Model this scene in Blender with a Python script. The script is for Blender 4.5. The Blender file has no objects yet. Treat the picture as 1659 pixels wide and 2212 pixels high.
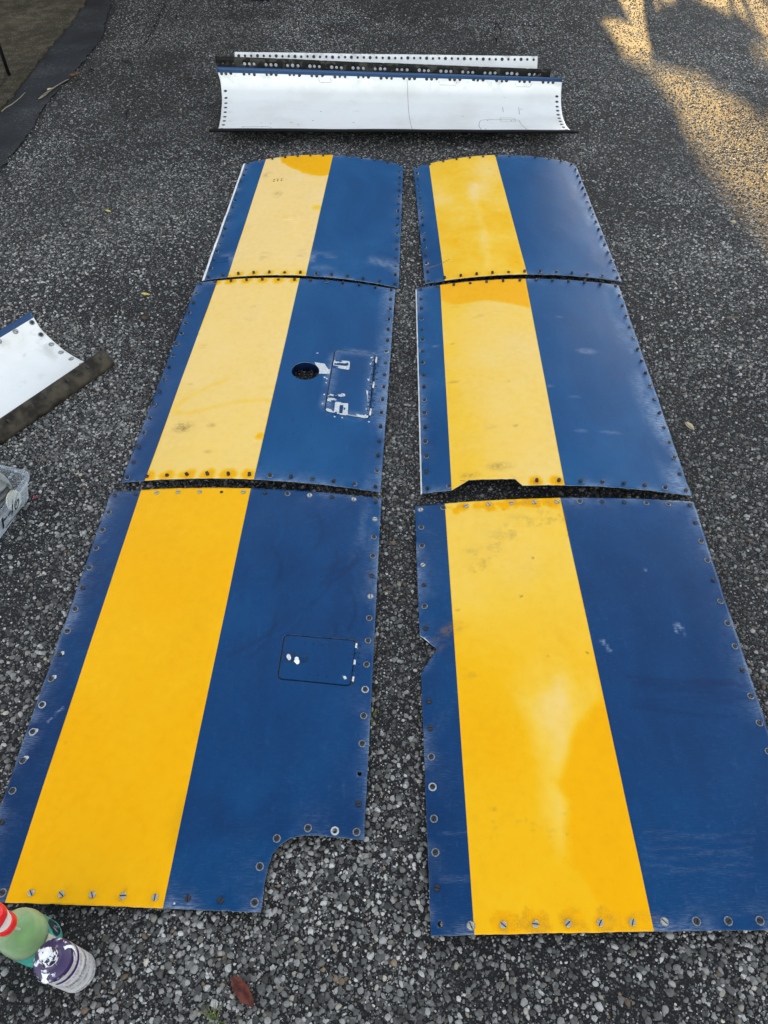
import bpy, bmesh, math, random, time
import numpy as np
from mathutils import Vector, Matrix, Euler
from mathutils.geometry import delaunay_2d_cdt
T0 = time.time()
random.seed(7); rng = np.random.default_rng(11)
R = math.radians
sc = bpy.context.scene
COL = sc.collection

# ------------------------------------------------------------------ camera, sky, sun, exposure
CAM_H, CAM_PITCH, FPX, PW, PH = 1.5, 49.0, 1534.0, 1659.0, 2212.0
cam = bpy.data.cameras.new('camera')
cam.sensor_fit = 'VERTICAL'; cam.sensor_height = 24.0; cam.lens = 24.0 * FPX / PH
cam.clip_start = 0.05; cam.clip_end = 900
cam_o = bpy.data.objects.new('camera', cam); COL.objects.link(cam_o)
cam_o.location = (0, 0, CAM_H); cam_o.rotation_euler = (R(90 - CAM_PITCH), 0, 0)
sc.camera = cam_o

SUN_EL, SUN_AZ = R(10.0), R(12.0)          # azimuth measured to the right of the camera heading (+Y)
world = bpy.data.worlds.new('World'); sc.world = world; world.use_nodes = True
wn = world.node_tree; wn.nodes.clear()
sky = wn.nodes.new('ShaderNodeTexSky'); sky.sky_type = 'NISHITA'; sky.sun_disc = False
sky.sun_elevation = SUN_EL; sky.sun_rotation = SUN_AZ
sky.air_density = 1.0; sky.dust_density = 0.2; sky.ozone_density = 1.0
hs = wn.nodes.new('ShaderNodeHueSaturation'); hs.inputs['Saturation'].default_value = 0.30
bg = wn.nodes.new('ShaderNodeBackground'); bg.inputs['Strength'].default_value = 0.12
wo = wn.nodes.new('ShaderNodeOutputWorld')
wn.links.new(sky.outputs[0], hs.inputs['Color']); wn.links.new(hs.outputs[0], bg.inputs[0]); wn.links.new(bg.outputs[0], wo.inputs[0])
sun = bpy.data.lights.new('sun', 'SUN'); sun.energy = 5.0; sun.angle = R(0.9); sun.color = (1.0, 0.66, 0.26)
sun_o = bpy.data.objects.new('sun', sun); COL.objects.link(sun_o)
SUN_DIR = Vector((math.sin(SUN_AZ) * math.cos(SUN_EL), math.cos(SUN_AZ) * math.cos(SUN_EL), math.sin(SUN_EL)))
sun_o.rotation_euler = SUN_DIR.to_track_quat('Z', 'Y').to_euler(); sun_o.location = (3, 12, 6)
sc.view_settings.view_transform = 'Standard'; sc.view_settings.look = 'None'
sc.view_settings.gamma = 1.0; sc.view_settings.exposure = 2.42; sc.view_settings.use_curve_mapping = False
sc.cycles.use_denoising = True
sc.cycles.max_bounces = 8; sc.cycles.transparent_max_bounces = 16
sc.cycles.caustics_refractive = False; sc.cycles.caustics_reflective = False

# ------------------------------------------------------------------ photo geometry helpers
_p = R(CAM_PITCH)
CF = np.array([0, math.cos(_p), -math.sin(_p)]); CU = np.array([0, math.sin(_p), math.cos(_p)]); CR = np.array([1.0, 0, 0])
def ray(px, py):
    return CF + (px - PW / 2) / FPX * CR - (py - PH / 2) / FPX * CU
def un(px, py, z=0.0):                      # ground (or height z) point seen at a photograph position
    d = ray(px, py); t = (z - CAM_H) / d[2]
    return np.array([0, 0, CAM_H]) + d * t
def on_plane(px, py, p0, n):
    d = ray(px, py); o = np.array([0, 0, CAM_H]); n = np.asarray(n)
    return o + d * (((np.asarray(p0) - o) @ n) / (d @ n))
def crop(x, y, s, ox, oy): return ((ox + x / s) / 1.8228, (oy + y / s) / 1.8228)

# ------------------------------------------------------------------ object helpers
def link(o): COL.objects.link(o); return o
def empty(name, loc=(0, 0, 0), rz=0.0):
    o = bpy.data.objects.new(name, None); o.location = loc; o.rotation_euler = (0, 0, rz); o.empty_display_size = 0.05
    return link(o)
def tag(o, label, cat, group=None):
    o['label'] = label; o['category'] = cat
    if group: o['group'] = group
    return o
def struct(o): o['kind'] = 'structure'; return o
def stuff(o): o['kind'] = 'stuff'; return o
def mesh(name, verts, faces, mats, smooth=True, sharp=None):
    m = bpy.data.meshes.new(name)
    m.from_pydata([tuple(map(float, v)) for v in verts], [], [tuple(map(int, f)) for f in faces])
    for a in (mats if isinstance(mats, (list, tuple)) else [mats]): m.materials.append(a)
    if smooth: m.polygons.foreach_set('use_smooth', [True] * len(m.polygons))
    m.update()
    if sharp is not None: m.set_sharp_from_angle(angle=R(sharp))
    return m
def obj(name, m, parent=None, loc=(0, 0, 0), rot=(0, 0, 0)):
    o = bpy.data.objects.new(name, m); o.location = loc; o.rotation_euler = rot
    if parent is not None: o.parent = parent
    return link(o)
def from_bm(name, bm, mats, smooth=True, sharp=40):
    m = bpy.data.meshes.new(name); bm.normal_update(); bm.to_mesh(m); bm.free()
    for a in (mats if isinstance(mats, (list, tuple)) else [mats]): m.materials.append(a)
    if smooth:
        m.polygons.foreach_set('use_smooth', [True] * len(m.polygons)); m.set_sharp_from_angle(angle=R(sharp))
    return m
def fattr(m, name, arr):
    a = m.attributes.new(name, 'FLOAT', 'POINT'); a.data.foreach_set('value', np.asarray(arr, dtype=np.float32))
def lathe(prof, seg=32, close=True):
    v, f = [], []
    for r, z in prof:
        for k in range(seg):
            a = 2 * math.pi * k / seg; v.append((r * math.cos(a), r * math.sin(a), z))
    for i in range(len(prof) - 1):
        for k in range(seg):
            b = (k + 1) % seg
            f.append((i * seg + k, i * seg + b, (i + 1) * seg + b, (i + 1) * seg + k))
    if close:
        f.append(tuple(reversed(range(seg)))); n = (len(prof) - 1) * seg; f.append(tuple(range(n, n + seg)))
    return v, f
def tube(pts, rad, seg=8):
    pts = [Vector(p) for p in pts]; n = len(pts)
    rad = rad if isinstance(rad, (list, tuple)) else [rad] * n
    v, f = [], []
    for i, p in enumerate(pts):
        d = (pts[min(i + 1, n - 1)] - pts[max(i - 1, 0)]).normalized()
        a = d.orthogonal().normalized() if i == 0 else (a - d * a.dot(d)).normalized()
        b = d.cross(a)
        for k in range(seg):
            t = 2 * math.pi * k / seg; v.append(p + (a * math.cos(t) + b * math.sin(t)) * rad[i])
    for i in range(n - 1):
        for k in range(seg):
            q = (k + 1) % seg
            f.append((i * seg + k, i * seg + q, (i + 1) * seg + q, (i + 1) * seg + k))
    f.append(tuple(reversed(range(seg)))); f.append(tuple(range((n - 1) * seg, n * seg)))
    return v, f
def vnoise(x, y, scale, seed=0):           # smooth value noise in 0..1 on arrays
    g = np.random.default_rng(seed).random((64, 64))
    x = np.asarray(x) * scale; y = np.asarray(y) * scale
    xi = np.floor(x).astype(int); yi = np.floor(y).astype(int); fx = x - xi; fy = y - yi
    fx = fx * fx * (3 - 2 * fx); fy = fy * fy * (3 - 2 * fy)
    a = g[xi % 64, yi % 64]; b = g[(xi + 1) % 64, yi % 64]; c = g[xi % 64, (yi + 1) % 64]; d = g[(xi + 1) % 64, (yi + 1) % 64]
    return (a * (1 - fx) + b * fx) * (1 - fy) + (c * (1 - fx) + d * fx) * fy
def fbm(x, y, scale, seed=0, o=3):
    s = 0; w = 0
    for i in range(o): s = s + vnoise(x, y, scale * 2 ** i, seed + i) * .5 ** i; w += .5 ** i
    return s / w
def sstep(a, b, x):
    t = np.clip((x - a) / (b - a), 0, 1); return t * t * (3 - 2 * t)
def sd_poly(pts, x, y):                    # signed distance, positive inside
    pts = np.asarray(pts, float); n = len(pts); d = np.full(np.shape(x), 1e9); ins = np.zeros(np.shape(x), bool)
    for i in range(n):
        ax, ay = pts[i]; bx, by = pts[(i + 1) % n]; ex, ey = bx - ax, by - ay
        t = np.clip(((x - ax) * ex + (y - ay) * ey) / (ex * ex + ey * ey + 1e-12), 0, 1)
        d = np.minimum(d, np.hypot(x - ax - t * ex, y - ay - t * ey))
        c = ((ay > y) != (by > y)) & (x < ex * (y - ay) / (ey if abs(ey) > 1e-12 else 1e-12) + ax)
        ins ^= c
    return np.where(ins, d, -d)
def d_line(pts, x, y):
    d = np.full(np.shape(x), 1e9)
    for (ax, ay), (bx, by) in zip(pts[:-1], pts[1:]):
        ex, ey = bx - ax, by - ay
        t = np.clip(((x - ax) * ex + (y - ay) * ey) / (ex * ex + ey * ey + 1e-12), 0, 1)
        d = np.minimum(d, np.hypot(x - ax - t * ex, y - ay - t * ey))
    return d

# ------------------------------------------------------------------ material helpers
class NT:
    def __init__(s, name):
        s.m = bpy.data.materials.new(name); s.m.use_nodes = True; s.t = s.m.node_tree
        s.b = s.t.nodes['Principled BSDF']; s.out = s.t.nodes['Material Output']
    def n(s, kind, **kw):
        nd = s.t.nodes.new('ShaderNode' + kind)
        for k, v in kw.items(): setattr(nd, k, v)
        return nd
    def l(s, a, b): s.t.links.new(a, b)
    def put(s, inp, v):
        if isinstance(v, bpy.types.NodeSocket): s.l(v, inp)
        elif isinstance(v, (tuple, list)) and len(v) == 3 and inp.type == 'RGBA': inp.default_value = (*v, 1)
        else: inp.default_value = v
    def math(s, op, a, b=0.0, c=None, clamp=False):
        nd = s.n('Math', operation=op, use_clamp=clamp); s.put(nd.inputs[0], a); s.put(nd.inputs[1], b)
        if c is not None: s.put(nd.inputs[2], c)
        return nd.outputs[0]
    def mix(s, f, a, b, mode='MIX'):
        nd = s.n('Mix', data_type='RGBA', blend_type=mode); s.put(nd.inputs[0], f); s.put(nd.inputs[6], a); s.put(nd.inputs[7], b)
        return nd.outputs[2]
    def mapr(s, v, a, b, c=0.0, d=1.0):
        nd = s.n('MapRange', interpolation_type='SMOOTHSTEP'); s.put(nd.inputs[0], v)
        for i, q in zip((1, 2, 3, 4), (a, b, c, d)): nd.inputs[i].default_value = q
        return nd.outputs[0]
    def coord(s, kind='Object', scale=None):
        o = s.n('TexCoord').outputs[kind]
        if scale is None: return o
        mp = s.n('Mapping'); s.l(o, mp.inputs[0]); mp.inputs['Scale'].default_value = scale; return mp.outputs[0]
    def noise(s, scale, detail=3, vec=None, rough=.55, dist=0.0):
        nd = s.n('TexNoise'); nd.inputs['Scale'].default_value = scale; nd.inputs['Detail'].default_value = detail
        nd.inputs['Roughness'].default_value = rough; nd.inputs['Distortion'].default_value = dist
        if vec is not None: s.l(vec, nd.inputs['Vector'])
        return nd.outputs['Fac']
    def vor(s, scale, vec=None, feature='F1'):
        nd = s.n('TexVoronoi', feature=feature); nd.inputs['Scale'].default_value = scale
        if vec is not None: s.l(vec, nd.inputs['Vector'])
        return nd
    def ramp(s, f, stops, interp='LINEAR'):
        nd = s.n('ValToRGB'); s.put(nd.inputs[0], f); cr = nd.color_ramp; cr.interpolation = interp
        while len(cr.elements) < len(stops): cr.elements.new(.5)
        for e, (p, c) in zip(cr.elements, stops): e.position = p; e.color = (*c, 1) if len(c) == 3 else c
        return nd.outputs[0]
    def attr(s, name, out='Fac'):
        nd = s.n('Attribute', attribute_name=name); return nd.outputs[out]
    def bump(s, h, strength=.3, dist=.001, normal=None):
        nd = s.n('Bump'); nd.inputs['Strength'].default_value = strength; nd.inputs['Distance'].default_value = dist
        s.l(h, nd.inputs['Height'])
        if normal is not None: s.l(normal, nd.inputs['Normal'])
        return nd.outputs[0]
    def set(s, **kw):
        names = dict(col='Base Color', rough='Roughness', metal='Metallic', spec='Specular IOR Level', normal='Normal', trans='Transmission Weight', ior='IOR', alpha='Alpha', coat='Coat Weight', coat_r='Coat Roughness')
        for k, v in kw.items(): s.put(s.b.inputs[names[k]], v)
        return s.m
def plain(name, col, rough=.5, metal=0.0, var=.25, nscale=60, spec=.5, bump=0.0):
    a = NT(name); n = a.noise(nscale, 4, a.coord())
    c = a.mix(a.mapr(n, .3, .7), tuple(x * (1 - var) for x in col), tuple(min(1, x * (1 + var * .6)) for x in col))
    a.set(col=c, rough=a.mapr(n, .2, .8, max(0, rough - .1), min(1, rough + .1)), metal=metal, spec=spec)
    if bump: a.set(normal=a.bump(n, bump, .001))
    return a.m

# asphalt: dark binder with fine chips
def asphalt_mat():
    a = NT('asphalt'); co = a.coord()
    big = a.noise(.9, 4, co); mid = a.noise(6, 4, co)
    v1 = a.vor(150, co); v2 = a.vor(330, co); v3 = a.vor(75, co)
    sep1 = a.n('SeparateColor'); a.l(v1.outputs['Color'], sep1.inputs[0])
    sep2 = a.n('SeparateColor'); a.l(v2.outputs['Color'], sep2.inputs[0])
    chip1 = a.ramp(sep1.outputs[0], [(0, (.02, .02, .021)), (.45, (.034, .034, .035)), (.75, (.09, .09, .088)), (.93, (.22, .22, .21)), (1, (.42, .42, .40))])
    chip2 = a.ramp(sep2.outputs[0], [(0, (.018, .018, .02)), (.6, (.05, .05, .052)), (.9, (.13, .13, .125)), (1, (.3, .3, .29))])
    in1 = a.mapr(v1.outputs['Distance'], .30, .50, 1, 0); in2 = a.mapr(v2.outputs['Distance'], .3, .5, 1, 0)
    binder = (.014, .014, .015)
    c = a.mix(in2, binder, chip2); c = a.mix(a.math('MULTIPLY', in1, a.mapr(sep1.outputs[1], .25, .4)), c, chip1)
    c = a.mix(1.0, c, a.ramp(a.math('ADD', a.math('MULTIPLY', big, .6), a.math('MULTIPLY', mid, .4)), [(.25, (.34, .34, .34)), (.5, (.60, .595, .585)), (.75, (1.0, .98, .95))]), 'MULTIPLY')
    h = a.math('ADD', a.math('MULTIPLY', in1, .7), a.math('MULTIPLY', in2, .3))
    return a.set(col=c, rough=.85, spec=.3, normal=a.bump(h, .8, .003))
M = {}
M['asphalt'] = asphalt_mat()
def pebble_mat():
    a = NT('aggregate_stone'); co = a.coord()
    n = a.noise(420, 3, co); n2 = a.noise(120, 3, co)
    c = a.attr('tone', 'Color')
    c = a.mix(1.0, c, a.ramp(n2, [(.25, (.70, .70, .70)), (.6, (1.1, 1.1, 1.1))]), 'MULTIPLY')
    c = a.mix(a.mapr(n, .58, .75), c, a.mix(1.0, c, (.55, .55, .56), 'MULTIPLY'))
    return a.set(col=c, rough=.75, spec=.35, normal=a.bump(n, .35, .0008))
M['stone'] = pebble_mat()

def paint_mat():
    a = NT('aircraft_paint'); co = a.coord()
    ox = a.attr('ox'); dirt = a.attr('dirt'); chip = a.attr('chip'); scuff = a.attr('scuff'); st = a.attr('stripe'); dk = a.attr('deep')
    n1 = a.noise(9, 4, co); n2 = a.noise(45, 4, co); n3 = a.noise(260, 3, co)
    streak = a.noise(5, 5, a.coord('Object', (14, 110, 14)), rough=.65)
    oxn = a.math('ADD', ox, a.math('ADD', a.math('MULTIPLY', a.math('SUBTRACT', n1, .5), .22), a.math('MULTIPLY', a.math('SUBTRACT', n2, .5), .10)), clamp=True)
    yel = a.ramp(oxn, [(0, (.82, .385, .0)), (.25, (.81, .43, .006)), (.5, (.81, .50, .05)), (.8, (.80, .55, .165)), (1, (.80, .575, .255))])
    blu = a.ramp(oxn, [(0, (.0004, .029, .105)), (.2, (.0008, .042, .140)), (.55, (.008, .068, .190)), (.85, (.026, .10, .235)), (1, (.06, .14, .27))])
    blu = a.mix(a.math('MULTIPLY', a.mapr(streak, .52, .72), .22), blu, (.05, .12, .26))
    blu = a.mix(a.math('MULTIPLY', scuff, a.mapr(a.math('ADD', streak, a.math('MULTIPLY', n2, .3)), .45, .85), clamp=True), blu, (.30, .38, .50))
    mott = a.noise(3.2, 5, a.coord('Object', (1.0, .55, 1.0)), .6, .8); fine = a.noise(38, 4, a.coord('Object', (3.0, .6, 1.0)), .65)
    blu = a.mix(1.0, blu, a.ramp(mott, [(.3, (.74, .78, .82)), (.5, (1, 1, 1)), (.7, (1.5, 1.28, 1.16))]), 'MULTIPLY')
    blu = a.mix(a.mapr(fine, .60, .75, 0, .16), blu, (.06, .13, .26)); blu = a.mix(a.mapr(fine, .40, .28, 0, .30), blu, (.0, .016, .06))
    yel = a.mix(1.0, yel, a.ramp(a.math('ADD', a.math('MULTIPLY', mott, .5), a.math('MULTIPLY', n2, .5)), [(.3, (.95, .925, .88)), (.5, (1, 1, 1)), (.7, (1.02, 1.035, 1.06))]), 'MULTIPLY')
    f = a.mapr(a.math('ADD', st, a.math('MULTIPLY', a.math('SUBTRACT', n3, .5), .0006)), -.0006, .0006)
    c = a.mix(f, blu, yel)
    c = a.mix(a.math('MULTIPLY', dirt, a.mapr(a.math('ADD', a.math('MULTIPLY', n2, .5), a.math('MULTIPLY', n3, .5)), .35, .62), clamp=True), c, (.21, .125, .032))
    c = a.mix(dk, c, a.mix(1.0, c, (.62, .66, .75), 'MULTIPLY'))
    spk = a.math('MULTIPLY', a.mapr(n3, .70, .76), a.mapr(n1, .5, .62))
    c = a.mix(a.math('MULTIPLY', spk, .5), c, (.10, .075, .04))
    ch = a.mapr(a.math('ADD', chip, a.math('ADD', a.math('MULTIPLY', a.math('SUBTRACT', n2, .5), .7), a.math('MULTIPLY', a.math('SUBTRACT', n3, .5), .35))), .58, .64)
    c = a.mix(ch, c, a.mix(a.mapr(n3, .4, .6), (.40, .43, .45), (.60, .63, .64)))
    rough = a.math('ADD', a.math('ADD', .21, a.math('MULTIPLY', oxn, .38)), a.math('MULTIPLY', a.math('SUBTRACT', n2, .5), .12))
    b1 = a.bump(n3, .05, .0006)
    b2 = a.bump(n1, .25, .004, b1)
    b3 = a.bump(ch, .5, .0006, b2); b3.node.invert = True
    return a.set(col=c, rough=rough, spec=a.math('MULTIPLY', a.mapr(oxn, 0, .8, .18, .045), a.mapr(st, -.0006, .0006, 1, .55)), normal=b3)
M['paint'] = paint_mat()
M['primer'] = plain('underside_primer', (.05, .055, .06), .6, 0, .4, 30)
M['edge'] = plain('bare_edge', (.55, .57, .58), .45, .3, .3, 120)
M['white_edge'] = plain('white_edge', (.78, .79, .78), .5, 0, .15, 60)
M['steel'] = plain('screw_steel', (.42, .41, .37), .38, .7, .35, 700)
M['dark_steel'] = plain('dark_screw', (.045, .045, .05), .42, .6, .5, 700)
M['washer'] = plain('worn_ring', (.22, .25, .29), .55, .2, .6, 500)
M['blue_part'] = plain('blue_painted_metal', (.001, .038, .125), .4, 0, .3, 40, .15)
M['navy'] = plain('dark_navy', (.002, .010, .04), .5, 0, .3, 40, .15)
M['rim'] = plain('panel_rim', (.16, .19, .23), .5, .2, .6, 90)
M['pale_part'] = plain('bare_alloy', (.62, .65, .66), .45, .25, .3, 160)
M['slot'] = plain('slot_dark', (.012, .012, .014), .7, 0, .2, 100)

# ------------------------------------------------------------------ ground
def sheet(name, pts, z, mat, parent=None):
    vs = [(p[0], p[1], z) for p in pts]
    return obj(name, mesh(name, vs, [tuple(range(len(vs)))], mat, False), parent)
ground = struct(sheet('asphalt_ground', [(-300, -300), (300, -300), (300, 300), (-300, 300)], 0.0, M['asphalt']))

a = NT('old_concrete'); co = a.coord()
n1 = a.noise(2.2, 5, co); n2 = a.noise(14, 5, co); n3 = a.noise(160, 3, co)
c = a.ramp(a.math('ADD', a.math('MULTIPLY', n1, .6), a.math('MULTIPLY', n2, .4)), [(.3, (.020, .016, .009)), (.5, (.046, .038, .022)), (.62, (.085, .072, .045)), (.75, (.15, .135, .10))])
vv = a.vor(110, co); c = a.mix(a.math('MULTIPLY', a.mapr(vv.outputs['Distance'], .2, .4, 1, 0), a.mapr(n2, .42, .6)), c, (.17, .16, .13)); c = a.mix(a.mapr(n3, .52, .66), c, (.03, .027, .018)); c = a.mix(a.mapr(n3, .30, .36, 1, 0), c, (.26, .25, .22))
M['concrete'] = a.set(col=c, rough=.9, spec=.2, normal=a.bump(n3, .5, .004))
a = NT('tar_seal'); co = a.coord()
n1 = a.noise(3, 5, co); n2 = a.noise(40, 4, co); n3 = a.noise(300, 3, co)
c = a.ramp(n1, [(.3, (.012, .013, .015)), (.55, (.024, .026, .030)), (.75, (.042, .044, .047))])
v1 = a.vor(140, co); sp1 = a.n('SeparateColor'); a.l(v1.outputs['Color'], sp1.inputs[0])
k1 = a.math('MULTIPLY', a.mapr(v1.outputs['Distance'], .25, .42, 1, 0), a.math('MULTIPLY', a.mapr(sp1.outputs[0], .62, .70), a.mapr(n1, .42, .62)))
c = a.mix(k1, c, a.mix(sp1.outputs[1], (.05, .05, .05), (.22, .22, .21)))
c = a.mix(a.mapr(n2, .60, .72), c, (.008, .009, .011))
M['tar'] = a.set(col=c, rough=.8, spec=.2, normal=a.bump(a.math('ADD', n2, k1), .7, .006))
def ragged(pts, z, step=.04, amp=.012, seed=1):
    P = [un(*p, z)[:2] for p in pts]; P.append(P[-1] + (P[-1] - P[-2]) / np.linalg.norm(P[-1] - P[-2]) * 4.0); out = []; g = np.random.default_rng(seed)
    for a_, b_ in zip(P[:-1], P[1:]):
        n = max(1, int(np.linalg.norm(b_ - a_) / step))
        for i in range(n): out.append(a_ + (b_ - a_) * i / n + g.normal(0, amp, 2) * [1, .4])
    out.append(P[-1]); return out
PAD_EDGE = [(260, -60), (193, 0), (156, 51), (98, 120), (65, 167), (0, 247), (-160, 440)]
TAR_EDGE = [(300, -60), (242, 0), (219, 87), (178, 138), (120, 205), (91, 240), (70, 280), (20, 345), (-120, 520)]
tar_poly = ragged(TAR_EDGE, 0, .025, .005, 3) + [p for p in reversed(ragged(PAD_EDGE, 0, .3, .0, 4))]
pad_line = ragged(PAD_EDGE, 0, .05, .008, 5)
pad_poly = pad_line + [(-9.0, pad_line[-1][1] - .6), (-9.0, pad_line[0][1] + 1.0)]
# lower edges of the tar sheet run under the pad
struct(sheet('tar_strip', tar_poly, .007, M['tar']))
pad_v = [(p[0], p[1], .016) for p in pad_poly] + [(p[0], p[1], -.05) for p in pad_poly]
nP = len(pad_poly)
pad = struct(obj('concrete_pad', mesh('concrete_pad', pad_v, [tuple(range(nP))] + [(i, i + nP, (i + 1) % nP + nP, (i + 1) % nP) for i in range(nP)], M['concrete'], False)))

# ------------------------------------------------------------------ fastener meshes (shared)
def slotted_head(name, r, h, mat, bevel=.25, seg=14):
    """round head with a real slot across it"""
    bm = bmesh.new(); w = r * .16; d = h * .38
    for sgn in (1, -1):
        a0 = math.asin(w / r)
        pts = [(r * math.cos(t) , sgn * r * math.sin(t)) for t in np.linspace(a0, math.pi - a0, seg // 2 + 1)]
        top = [bm.verts.new((x * (1 - bevel * .5), sgn * max(abs(y) * (1 - bevel * .5), w), h)) for x, y in pts]
        mid = [bm.verts.new((x, y, h * (1 - bevel))) for x, y in pts]
        low = [bm.verts.new((x, y, -h * .4)) for x, y in pts]
        n = len(pts)
        def F(vs): 
            try: bm.faces.new(vs if sgn > 0 else vs[::-1])
            except ValueError: pass
        F(top)
        for i in range(n - 1):
            F([mid[i], mid[i + 1], top[i + 1], top[i]]); F([low[i], low[i + 1], mid[i + 1], mid[i]])
        bl = [bm.verts.new((top[0].co.x, sgn * w, h - d)), bm.verts.new((top[-1].co.x, sgn * w, h - d))]
        F([top[-1], bl[1], bl[0], top[0]][::-1])
    z = h - d
    q = [bm.verts.new(v) for v in ((-r * .95, -w, z), (r * .95, -w, z), (r * .95, w, z), (-r * .95, w, z))]
    f = bm.faces.new(q); f.material_index = 1
    return from_bm(name, bm, [mat, M['slot']], True, 35)
SCREW_FLAT = slotted_head('screw_flat', .0062, .0026, M['steel'])
SCREW_DARK = slotted_head('screw_dark', .0056, .0042, M['dark_steel'])
SCREW_STUD = slotted_head('screw_stud', .0050, .0090, M['dark_steel'])
SCREW_BLUE = slotted_head('screw_blue', .0058, .0026, M['blue_part'])
def ring_mesh(name, r0, r1, h, mat, seg=18):
    v, f = [], []
    for r, z in ((r1, 0), (r1 * .97, h), (r0, h), (r0, 0)):
        for k in range(seg):
            t = 2 * math.pi * k / seg; v.append((r * math.cos(t), r * math.sin(t), z))
    for i in range(3):
        for k in range(seg):
            q = (k + 1) % seg; f.append((i * seg + k, i * seg + q, (i + 1) * seg + q, (i + 1) * seg + k))
    return mesh(name, v, f, mat, True, 40)
WASHER = ring_mesh('washer', .0052, .0080, .0007, M['washer'])
M['pale_ring'] = plain('pale_ring', (.42, .44, .46), .55, 0, .4, 400)
WASHER_W = ring_mesh('washer_pale', .0050, .0086, .0008, M['pale_ring'])
def disc_mesh(name, r, h, mat, seg=14, bev=.3):
    v, f = lathe([(r, 0), (r, h * (1 - bev)), (r * (1 - bev * .6), h)], seg); return mesh(name, v, f, mat, True, 40)
RIVET = disc_mesh('rivet', .0034, .0014, M['dark_steel'], 10)
RIVET_BLUE = disc_mesh('rivet_blue', .0032, .0009, M['blue_part'], 10)
SMALL_SCREW = disc_mesh('small_screw', .0024, .0008, M['slot'], 8)

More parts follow.
